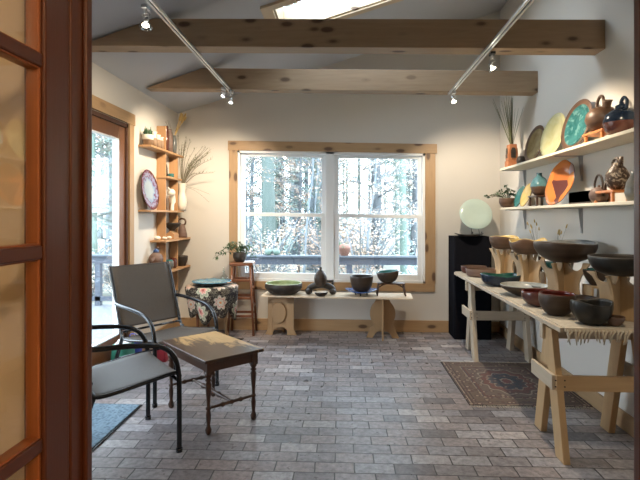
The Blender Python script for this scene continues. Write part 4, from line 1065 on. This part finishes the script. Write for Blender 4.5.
tag(MB().lathe([(0, 0), (.04, 0), (.055, .05), (.045, .11), (.022, .15), (.026, .168), (.018, .168), (0, .15)], 28).build('bottle_vase', C['slate'], loc=(1.615, 2.80, LS+.0005)), 'grey brown bottle vase half hidden by the right door frame, lower shelf', 'vase')

# ---- left shelf contents
LX = XL+.07
def pot(label, x, y, z, prof, mats, name='jar', cat='jar', split=None, group=None):
    o = MB().lathe(prof, 24, split=split).build(name, mats, loc=(x, y, z+.0005)); return tag(o, label, cat, group)
cp = thing('cactus_pot', 'succulent in a cream banded brown planter on the top left shelf', 'plant', (LX-.002, 4.63, SH['a']+.0005))
MB().lathe([(0, 0), (.048, 0), (.052, .055), (.054, .056), (.056, .105), (.048, .105), (.048, .09), (0, .09)], 28, split=2).build('pot', [C['palepot'], C['whiteclay']], cp)
m = MB()
for i in range(9):
    a = i*2.4; m.tube([(math.cos(a)*.02, math.sin(a)*.02, .088), (math.cos(a)*.036, math.sin(a)*.036, .12+.012*(i % 3)), (math.cos(a)*.03, math.sin(a)*.03, .145+.014*(i % 4))], [.008, .011, .002], 6)
m.build('succulent', MT['leaf2'], cp)
pot('tan jar with white flared neck behind the succulent on the top left shelf', LX, 4.77, SH['a'], [(0, 0), (.030, 0), (.034, .09), (.030, .095), (.022, .12), (.036, .16), (.030, .16), (0, .12)], [C['palepot'], C['whiteclay']], split=3)
pot('second tan jar with slanted white lip on the top left shelf', LX, 4.87, SH['a'], [(0, 0), (.030, 0), (.034, .09), (.028, .095), (.022, .12), (.034, .145), (.028, .145), (0, .12)], [C['palepot'], C['whiteclay']], split=3)
pot('third tan jar, tucked against the upright on the top left shelf', LX, 4.955, SH['a'], [(0, 0), (.028, 0), (.032, .09), (.026, .10), (.020, .12), (.030, .135), (.024, .135), (0, .12)], [C['palepot'], C['whiteclay']], split=3)
pot('tall dark reddish bottle vase right of the upright, top left shelf', LX, 5.09, SH['a'], [(0, 0), (.034, 0), (.038, .12), (.030, .22), (.024, .26), (.030, .275), (.022, .275), (0, .25)], [C['redbrown']], 'bottle_vase', 'vase')
pot('tall rosy brown bottle vase beside the darker one, top left shelf', LX, 5.20, SH['a'], [(0, 0), (.034, 0), (.038, .12), (.032, .22), (.022, .25), (.026, .262), (.018, .262), (0, .24)], [C['pinkbrown']], 'bottle_vase', 'vase')
wv2 = thing('grass_vase', 'grey bottle vase with golden wheat bundle at the right end of the top left shelf', 'vase', (LX, 5.33, SH['a']+.0005))
MB().lathe([(0, 0), (.030, 0), (.034, .12), (.028, .18), (.022, .20), (.024, .215), (.018, .215), (0, .2)], 24).build('body', C['slate'], wv2)
grasses(wv2, (0, 0, .19), 16, .26, .045, MT['wheat'], 21, .06, MT['wheat'], r=.002, lean=(.35, .0))
grasses(wv2, (0, 0, .19), 5, .26, .10, MT['twig'], 22, r=.0018, lean=(-.3, -.25))
fp = plate('round plate with pale blue centre and red flowered rim on the left shelf', LX+.015, 4.72, SH['c'], .205, .12, 'redbrown', 'floralplate', depth=.02)
fp.rotation_euler = (Matrix.Rotation(PI-.0, 4, 'Z') @ Matrix.Rotation(-(PI/2-.14), 4, 'Y')).to_euler(); fp.location = (XL+.056, 4.72, SH['c']+.205)
# cubby pieces
def figure(label, y, z, mat, hh):
    m = MB(); m.lathe([(0, 0), (.022, 0), (.016, hh*.3), (.022, hh*.55), (.012, hh*.75), (.016, hh*.88), (0, hh)], 16)
    m.tube(smooth_path([(0, .0, hh*.8), (0, .04, hh*.6), (0, .05, hh*.2), (0, .06, .01)], 4), .010, 8)
    return tag(m.build('figurine', mat, loc=(LX-.01, y, z+.0005)), label, 'figurine')
figure('black standing figurine in the upper cubby of the left shelf', 5.10, SH['b'], C['blackgreen'], .19)
pot('small dark teal jar beside the black figurine', LX-.01, 5.27, SH['b'], [(0, 0), (.03, 0), (.034, .04), (.028, .05), (0, .05)], [C['teal']])
figure('dark narrow figurine in the middle cubby beside the white bird', 5.08, SH['c'], C['blackgreen'], .20)
tag(MB().box(-.05, .04, -.045, .045, 0, .115).build('wooden_block', MT['cherry_z'], loc=(LX-.015, 5.15, SH['c']+.0005), bevel=.003), 'orange wooden block on the middle left shelf beneath the white bird', 'block') if False else None
wb = thing('bird_sculpture', 'white clay bird with long neck in the middle cubby of the left shelf', 'sculpture', (LX+.01, 5.22, SH['c']+.0005))
m = MB().ball((0, .0, .20), .045, .060, .042); m.tube(smooth_path([(0, .03, .19), (0, .055, .12), (0, .04, .05), (0, .03, 0)], 5), [.03]*8+[.02]*8, 12)
m.tube(smooth_path([(0, -.03, .21), (0, -.07, .235), (0, -.10, .25)], 4), [.02, .02, .018, .016, .014, .011, .008, .005, .003], 10)
m.build('body', C['whiteclay'], wb)
gv = thing('branch_vase', 'tall white vase with dry grass sprays at the right end of the left shelf', 'vase', (XL+.125, 5.447, SH['c']+.0005))
MB().lathe([(0, 0), (.042, 0), (.050, .06), (.052, .13), (.040, .19), (.036, .22), (.050, .31), (.052, .315), (.044, .312), (.030, .22), (0, .2)], 28).build('body', C['whiteclay'], gv)
rd = random.Random(8); m = MB(); lf = MB()
for i in range(26):
    dx_ = rd.uniform(-.03, .36); up_ = rd.uniform(.10, .52) if dx_ > .15 else rd.uniform(.3, .56)
    e = Vector((dx_, rd.uniform(-.06, .13), .28+up_-dx_*.15))
    p = smooth_path([(0, 0, .27), Vector((0, 0, .30)).lerp(e, .45)+Vector((-.01, 0, .05)), e], 6)
    m.tube(p, [.0038*(1-.6*k/(len(p)-1)) for k in range(len(p))], 5)
    for k in range(6, len(p)):
        lf.leaf(p[k], (rd.uniform(.0, 1), rd.uniform(-.6, .6), rd.uniform(.2, 1)), .040, .009, droop=0)
for e in ((.30, .06, .10), (.33, -.02, .19)):
    m.tube(smooth_path([(0, 0, .29), (.15, e[1]*.5, .20+e[2]*.3), (e[0], e[1], e[2])], 6), .0014, 5)
m.build('stalks', MT['twig'], gv); lf.build('foliage', MT['dry'], gv, recalc=False)
# fourth shelf
bowl('flaring dark footed bowl on the fourth left shelf', XL+.085, 5.24, SH['d']+.087, .098, .088, 'darkgrey', 'umber', foot=.25, curve=.8)
tag(MB().prism([(-.05, 0), (.05, 0), (.05, .05), (.0, .0865), (-.05, .05)], -.07, .07).build('wedge_block', MT['cherry_z'], loc=(XL+.085, 5.24, SH['d']), bevel=.002), 'honey wooden wedge under the flaring dark bowl', 'block')
hb = thing('stirrup_bottle', 'rosy brown bottle with round loop handle at the end of the fourth left shelf', 'bottle', (XL+.10, 5.52, SH['d']+.0005))
MB().lathe([(0, 0), (.055, 0), (.058, .03), (.042, .10), (.028, .15), (0, .16)], 24).build('body', C['pinkbrown'], hb)
m = MB(); m.tube([(.0+.042*math.cos(2*PI*i/16), 0, .182+.040*math.sin(2*PI*i/16)) for i in range(16)], .011, 10, closed=True); m.build('handle', C['brown'], hb)
for i, (dx_, y, s_, lb) in enumerate(((.06, 4.88, .030, 'cream seashell nearest the front on the fourth left shelf'), (.10, 4.98, .022, 'small white pebble beside the cream seashell'), (.11, 5.08, .024, 'grey white ring shaped pebble on the fourth left shelf'))):
    o = MB().ball((0, 0, s_*.75), s_*1.2, s_*1.4, s_*.75).build('seashell' if i == 0 else 'pebble', C['whiteclay'], loc=(XL+dx_, y, SH['d']+.0005)); tag(o, lb, 'shell' if i == 0 else 'pebble')
# bottom shelf
bt = thing('bird_teapot', 'brown teapot with small blue lid on the short low shelf left of the uprights', 'teapot', (XL+.080, 4.80, .8625))
MB().lathe([(0, 0), (.055, 0), (.074, .04), (.062, .085), (.030, .115), (0, .12)], 28).build('body', C['pinkbrown'], bt)
MB().lathe([(0, .116), (.028, .116), (.026, .14), (.010, .15), (0, .165)], 20).build('lid', C['blueglaze'], bt)
MB().tube(smooth_path([(0, .045, .09), (0, .075, .13), (0, .055, .165), (0, .03, .15)], 5), .009, 8).build('handle', C['brown'], bt)
MB().tube([(0, -.055, .06), (0, -.095, .04), (0, -.115, .03)], [.02, .014, .010], 10).build('spout', C['pinkbrown'], bt)
pot('small teal rimmed jar in the middle of the lowest left shelf', XL+.09, 5.14, SH['e'], [(0, 0), (.036, 0), (.050, .04), (.046, .09), (.034, .105), (0, .10)], [C['slate'], C['teal']], split=3)
pot('small red clay jar beside the teal rimmed jar on the lowest left shelf', XL+.085, 5.265, SH['e'], [(0, 0), (.036, 0), (.050, .04), (.044, .09), (.030, .11), (0, .10)], [C['redbrown'], C['redglaze']], split=3)
bowl('dark carved bowl at the right end of the lowest left shelf', XL+.10, 5.50, SH['e']+.0005, .072, .115, 'darkgrey', 'umber', foot=.6, curve=.4)

# ---- bags on the floor by the glass door
def bag(x, y, w, d_, h, mat, label, top=None, rz=0):
    r = thing('cloth_bag', label, 'bag', (x, y, 0.001), rz, 'bags by the glass door')
    m = MB(); n = 6; rows = []
    for k in range(n+1):
        f = k/n; s = 1-.10*f+.06*math.sin(PI*f); row = []
        for i in range(24):
            a = 2*PI*i/24; ca, sa = math.cos(a), math.sin(a)
            px = math.copysign(abs(ca)**.5, ca)*w*s; py = math.copysign(abs(sa)**.5, sa)*d_*s
            row.append(m.bm.verts.new((px, py+.006*math.sin(5*a+k), h*f)))
        rows.append(row)
    for k in range(n):
        for i in range(24): m.face([rows[k][i], rows[k][(i+1) % 24], rows[k+1][(i+1) % 24], rows[k+1][i]], 0, True)
    m.face(rows[0][::-1]); m.face(rows[-1])
    m.build('body', mat, r)
    if top:
        m = MB(); rr_ = random.Random(3)
        for i in range(14): m.ball((rr_.uniform(-w*.7, w*.7), rr_.uniform(-d_*.7, d_*.7), h+.004), .022, .022, .016, 8, 6)
        m.build('white_filling', top, r)
    else:
        MB().tube(smooth_path([(-w*.4, 0, h-.005), (-w*.35, 0, h+.04), (w*.35, 0, h+.04), (w*.4, 0, h-.005)], 5), .004, 6).build('handle', mat, r)
MT['gbag'] = plain('green_cloth', (.02, .16, .10), .6, var=.3, scale=30); MT['bbag'] = plain('blue_cloth', (.02, .05, .30), .5, var=.2); MT['rbag'] = plain('red_cloth', (.35, .02, .03), .5, var=.2)
MT['wfill'] = plain('white_crumpled_paper', (.72, .72, .70), .8, var=.15, scale=60)
bag(-1.915, 3.99, .075, .10, .265, MT['gbag'], 'green bag topped with white paper on the floor behind the armchair', MT['wfill'])
bag(-1.92, 4.19, .07, .06, .25, MT['bbag'], 'blue bag on the floor next to the green bag')
bag(-1.74, 4.38, .06, .05, .19, MT['rbag'], 'small red bag on the floor behind the armchair, right of the blue one')
# floor register
fr = thing('floor_vent', 'small dark metal floor vent in the bricks beside the stool', 'vent', (-1.215, 5.20, .0005))
MB().box(-.07, .07, -.035, .035, 0, .004).build('frame', MT['darkvent'] if 'darkvent' in MT else MT['blackwire'], fr)
m = MB()
for i in range(6): m.box(-.06+i*.021, -.048+i*.021, -.028, .028, .0042, .006)
m.build('slats', MT['walnut'], fr)

# ================================================================ outside
MT['litter'] = NT('leaf_litter').m
t = NT('leaf_litter_ground'); v = t.coord()
t.col(t.mix(t.noise(v, 3, 6, .7), t.ramp(t.voro(v, 9, out='Color'), [(0, (0.228, 0.19, 0.1615)), (.4, (0.342, 0.285, 0.228)), (.7, (0.285, 0.304, 0.266)), (1, (0.38, 0.361, 0.342))]), (0.19, 0.228, 0.19))); t.rough(.95)
MT['litter'] = t.m
bpy.data.materials.remove(bpy.data.materials['leaf_litter'])
m = MB(); n = 44; g_ = []
rd = random.Random(2)
def gz(x, y): return -.55+.045*max(0, y-9)+.04*max(0, -x-6)+.12*math.sin(x*.4)*math.cos(y*.33)
for j in range(n+1):
    g_.append([m.bm.verts.new((-36+72*i/n, 1-8+62*j/n, gz(-36+72*i/n, -7+62*j/n))) for i in range(n+1)])
for j in range(n):
    for i in range(n): m.face([g_[j][i], g_[j][i+1], g_[j+1][i+1], g_[j+1][i]], 0, True)
struct(m, 'ground', MT['litter'])
MT['deck'] = wood('weathered_deck', (.10, .11, .12), (.16, .17, .18), 'X', .7)
struct(MB().box(-4.4, 3.2, YB+.16, 7.75, -.22, -.12), 'deck', MT['deck'])
struct(MB().box(-4.4, XL-.16, 1.0, YB+.16, -.22, -.12), 'deck_side', MT['deck'])
dk = thing('deck_railing', 'weathered blue grey deck rail outside the big window', 'railing', (-.5, 7.66, -.12))
MT['railgrey'] = wood('blue_grey_rail', (.035, .045, .065), (.07, .085, .11), 'X', .6)
MT['railcap'] = plain('sky_lit_rail_cap', (.10, .12, .14), .6)  # light falling on top of the rail put into this paler colour
MB().box(-3.8, 3.6, -.085, .07, .815, .84).build('cap_rail', MT['railcap'], dk)
MB().box(-3.8, 3.6, -.03, .01, .695, .814).build('top_rail', MT['railgrey'], dk)
MB().box(-3.8, 3.6, -.02, .01, .08, .15).build('bottom_rail', MT['railgrey'], dk)
for x in (-3.6, -1.9, .52, 2.3): MB().box(x-.045, x+.045, -.02, .06, 0, .814).build('post', MT['railgrey'], dk)
RT = .7205
for x, lb in ((-1.275, 'pale green gourd left of its twin on the deck rail'), (-1.150, 'pale green gourd right of its twin on the deck rail')):
    r = thing('gourd', lb, 'gourd', (x, 7.66, RT), group='gourds on the deck rail')
    MB().lathe([(0, .0), (.03, .002), (.055, .03), (.060, .058), (.05, .09), (.02, .108), (0, .105)], 24, lambda p, a, k: (p.x*(1+.05*math.cos(8*a)), p.y*(1+.05*math.cos(8*a)), p.z)).build('fruit', plain('pale_gourd_skin', (.12, .18, .15), .5, var=.15), r)
    MB().tube([(0, 0, .10), (.006, 0, .125)], [.008, .005], 6).build('stem', MT['stem'], r)
fp2 = thing('rail_flowerpot', 'terracotta flowerpot with green sprig on the deck rail outside the right sash', 'pot', (-.06, 7.66, RT))
MB().lathe([(0, 0), (.06, 0), (.10, .11), (.105, .115), (.10, .14), (.085, .17), (.03, .19), (0, .19)], 24).build('pot', plain('pale_terracotta', (.22, .11, .08), .7, var=.15), fp2)
plant(fp2, (-.05, 0, .12), 8, .13, .08, .05, .03, plain('pale_green_leaf', (.08, .16, .09), .6), 6)
# ---- trees
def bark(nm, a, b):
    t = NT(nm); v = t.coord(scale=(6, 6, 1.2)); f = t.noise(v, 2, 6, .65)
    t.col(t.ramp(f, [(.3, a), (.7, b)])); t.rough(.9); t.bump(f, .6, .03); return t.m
BK = [bark('beech_bark', (0.072, 0.102, 0.092), (0.110, 0.142, 0.130)), bark('grey_bark', (0.1268, 0.156, 0.1755), (0.2145, 0.2535, 0.2828)), bark('dark_bark', (0.04875, 0.0585, 0.06435), (0.0975, 0.1073, 0.117)), bark('mossy_bark', (0.0975, 0.1495, 0.1235), (0.1495, 0.2015, 0.1755))]  # barks paled towards blue grey: haze put into their colour
LV = [plain('beech_leaf_tan', (0.468, 0.3315, 0.2438), .8, var=.25, scale=3), plain('leaf_cream', (0.5265, 0.4778, 0.4095), .8, var=.2, scale=3), plain('leaf_pale_green', (0.273, 0.39, 0.351), .8, var=.25, scale=3)]  # leaf colours lightened as well, in place of haze
def tree_mesh(seed, r0, H, nb, leaves, low=1.2, blen=2.2, lsize=.07):
    rd = random.Random(seed); m = MB(); lf = MB()
    p = smooth_path([(0, 0, 0), (rd.uniform(-.1, .1), rd.uniform(-.1, .1), H*.33), (rd.uniform(-.25, .25), rd.uniform(-.2, .2), H*.66), (rd.uniform(-.4, .4), 0, H)], 5)
    m.tube(p, [r0*(1.15 if k == 0 else 1)*(1-.6*k/(len(p)-1)) for k in range(len(p))], 12)
    for i in range(nb):
        z = rd.uniform(low, H*.8); f = z/H; k = min(int(f*(len(p)-1)), len(p)-2); b = p[k].lerp(p[k+1], f*(len(p)-1)-k)
        a = rd.uniform(0, 2*PI); L = blen*rd.uniform(.4, 1)
        e = b+Vector((math.cos(a)*L, math.sin(a)*L, L*rd.uniform(-.05, .55)))
        q = smooth_path([b, b.lerp(e, .5)+Vector((0, 0, .10*L)), e], 5); rb = r0*rd.uniform(.12, .25)
        m.tube(q, [max(rb*(1-.8*j/(len(q)-1)), .003) for j in range(len(q))], 5)
        for c_ in range(5):
            s = q[rd.randrange(2, len(q))]; a2 = a+rd.uniform(-1, 1); L2 = L*rd.uniform(.2, .5)
            e2 = s+Vector((math.cos(a2)*L2, math.sin(a2)*L2, L2*rd.uniform(-.1, .5)))
            m.tube([s, s.lerp(e2, .5)+Vector((0, 0, .03)), e2], [max(rb*.35, .003), max(rb*.25, .0025), .002], 4)
            for w_ in range(leaves):
                t_ = s.lerp(e2, rd.uniform(.2, 1.1)); lf.leaf(t_+Vector((rd.uniform(-.06, .06), rd.uniform(-.06, .06), rd.uniform(-.05, .04))), (rd.uniform(-1, 1), rd.uniform(-1, 1), rd.uniform(-.4, .3)), lsize*rd.uniform(.7, 1.3), lsize*.6)
    return m, lf
def tree(label, x, y, seed, r0, H, nb, leaves, bk, lv, name='bare_tree', **k):
    t_ = thing(name, label, 'tree', (x, y, gz(x, y)-.05))
    m, lf = tree_mesh(seed, r0, H, nb, leaves, **k)
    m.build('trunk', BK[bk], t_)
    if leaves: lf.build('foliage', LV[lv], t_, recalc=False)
    else: lf.bm.free()
    return t_
def onray(px, Y):
    tt_ = (px-320)/480; return Y*(tt_*.9983-.0583)/(.9983+tt_*.0583)
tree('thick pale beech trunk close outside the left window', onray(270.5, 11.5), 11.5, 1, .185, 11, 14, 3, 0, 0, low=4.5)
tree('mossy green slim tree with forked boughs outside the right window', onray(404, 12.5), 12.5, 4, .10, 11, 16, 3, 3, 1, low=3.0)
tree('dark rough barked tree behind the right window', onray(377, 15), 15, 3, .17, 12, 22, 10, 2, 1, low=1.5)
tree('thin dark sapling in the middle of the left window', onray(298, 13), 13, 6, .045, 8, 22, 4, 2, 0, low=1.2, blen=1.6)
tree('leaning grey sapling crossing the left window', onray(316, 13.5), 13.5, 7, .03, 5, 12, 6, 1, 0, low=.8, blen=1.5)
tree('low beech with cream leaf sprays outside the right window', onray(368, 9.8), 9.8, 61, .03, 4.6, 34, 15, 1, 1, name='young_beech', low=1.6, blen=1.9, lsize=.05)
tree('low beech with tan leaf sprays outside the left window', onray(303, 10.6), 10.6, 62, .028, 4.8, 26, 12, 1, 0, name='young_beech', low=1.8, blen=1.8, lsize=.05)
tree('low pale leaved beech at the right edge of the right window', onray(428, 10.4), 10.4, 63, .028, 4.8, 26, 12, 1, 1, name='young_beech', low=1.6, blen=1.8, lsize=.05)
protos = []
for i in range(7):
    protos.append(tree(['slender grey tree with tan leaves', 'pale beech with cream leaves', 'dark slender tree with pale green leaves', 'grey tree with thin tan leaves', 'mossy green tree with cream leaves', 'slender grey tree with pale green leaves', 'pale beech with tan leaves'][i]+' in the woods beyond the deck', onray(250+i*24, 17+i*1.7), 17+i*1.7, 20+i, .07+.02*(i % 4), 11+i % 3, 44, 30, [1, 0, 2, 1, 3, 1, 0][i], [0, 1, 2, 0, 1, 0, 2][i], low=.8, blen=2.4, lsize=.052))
    protos[-1]['group'] = 'trees of the distant woods'
rd = random.Random(33)
for i in range(84):
    c_ = copy_tree(protos[rd.randrange(7)])
    if i < 68: y = rd.uniform(14, 46); px = rd.uniform(225, 440); x = onray(px, y)
    else:
        y = rd.uniform(8, 22); x = -y*rd.uniform(.40, .62)
    c_['label'] = c_['label'].replace('in the woods beyond the deck', 'in the woods seen through the big window' if i < 68 else 'in the woods seen through the glass door')
    c_.location = (x, y, gz(x, y)-.05); c_.rotation_euler = (0, 0, rd.uniform(0, 6.28)); s = rd.uniform(.7, 1.15); c_.scale = (s, s, rd.uniform(.85, 1.2))
# shrubs of the understory
sh = []
for i in range(3):
    r = thing('understory_shrub', 'pale leafy shrub in the undergrowth beyond the deck rail', 'shrub', (0, 12, 0), group='shrubs in the undergrowth')
    st_ = MB(); lf = MB(); rr_ = random.Random(50+i)
    for k in range(26):
        a = rr_.uniform(0, 6.28); e = Vector((math.cos(a)*rr_.uniform(.2, .9), math.sin(a)*rr_.uniform(.2, .9), rr_.uniform(.3, 1.3)))
        p = smooth_path([(0, 0, 0), e*.5+Vector((0, 0, .15)), e], 4); st_.tube(p, .008, 4)
        for q in range(34): lf.leaf(p[rr_.randrange(3, len(p))]+Vector((rr_.uniform(-.12, .12), rr_.uniform(-.12, .12), rr_.uniform(-.1, .1))), (rr_.uniform(-1, 1), rr_.uniform(-1, 1), rr_.uniform(-.3, .5)), .055, .035)
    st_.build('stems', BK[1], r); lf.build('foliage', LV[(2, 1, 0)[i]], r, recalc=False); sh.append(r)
for i in range(30):
    if i < 3: c_ = sh[i]
    else: c_ = copy_tree(sh[i % 3])
    c_['label'] = ('low green leaved shrub', 'low cream leaved shrub', 'low tan leaved shrub')[i % 3]+(' beyond the deck rail outside the big window' if i < 21 else ' beyond the deck outside the glass door')
    if i < 21: y = rd.uniform(10, 24); x = onray(rd.uniform(230, 440), y)
    else: y = rd.uniform(6, 16); x = -y*rd.uniform(.42, .62)
    if i >= 21 and x > -4.8: x = -5.0-rd.random()
    c_.location = (x, y, gz(x, y)-.03); c_.rotation_euler = (0, 0, rd.uniform(0, 6.28)); s = rd.uniform(.8, 1.6); c_.scale = (s, s, s*.9)
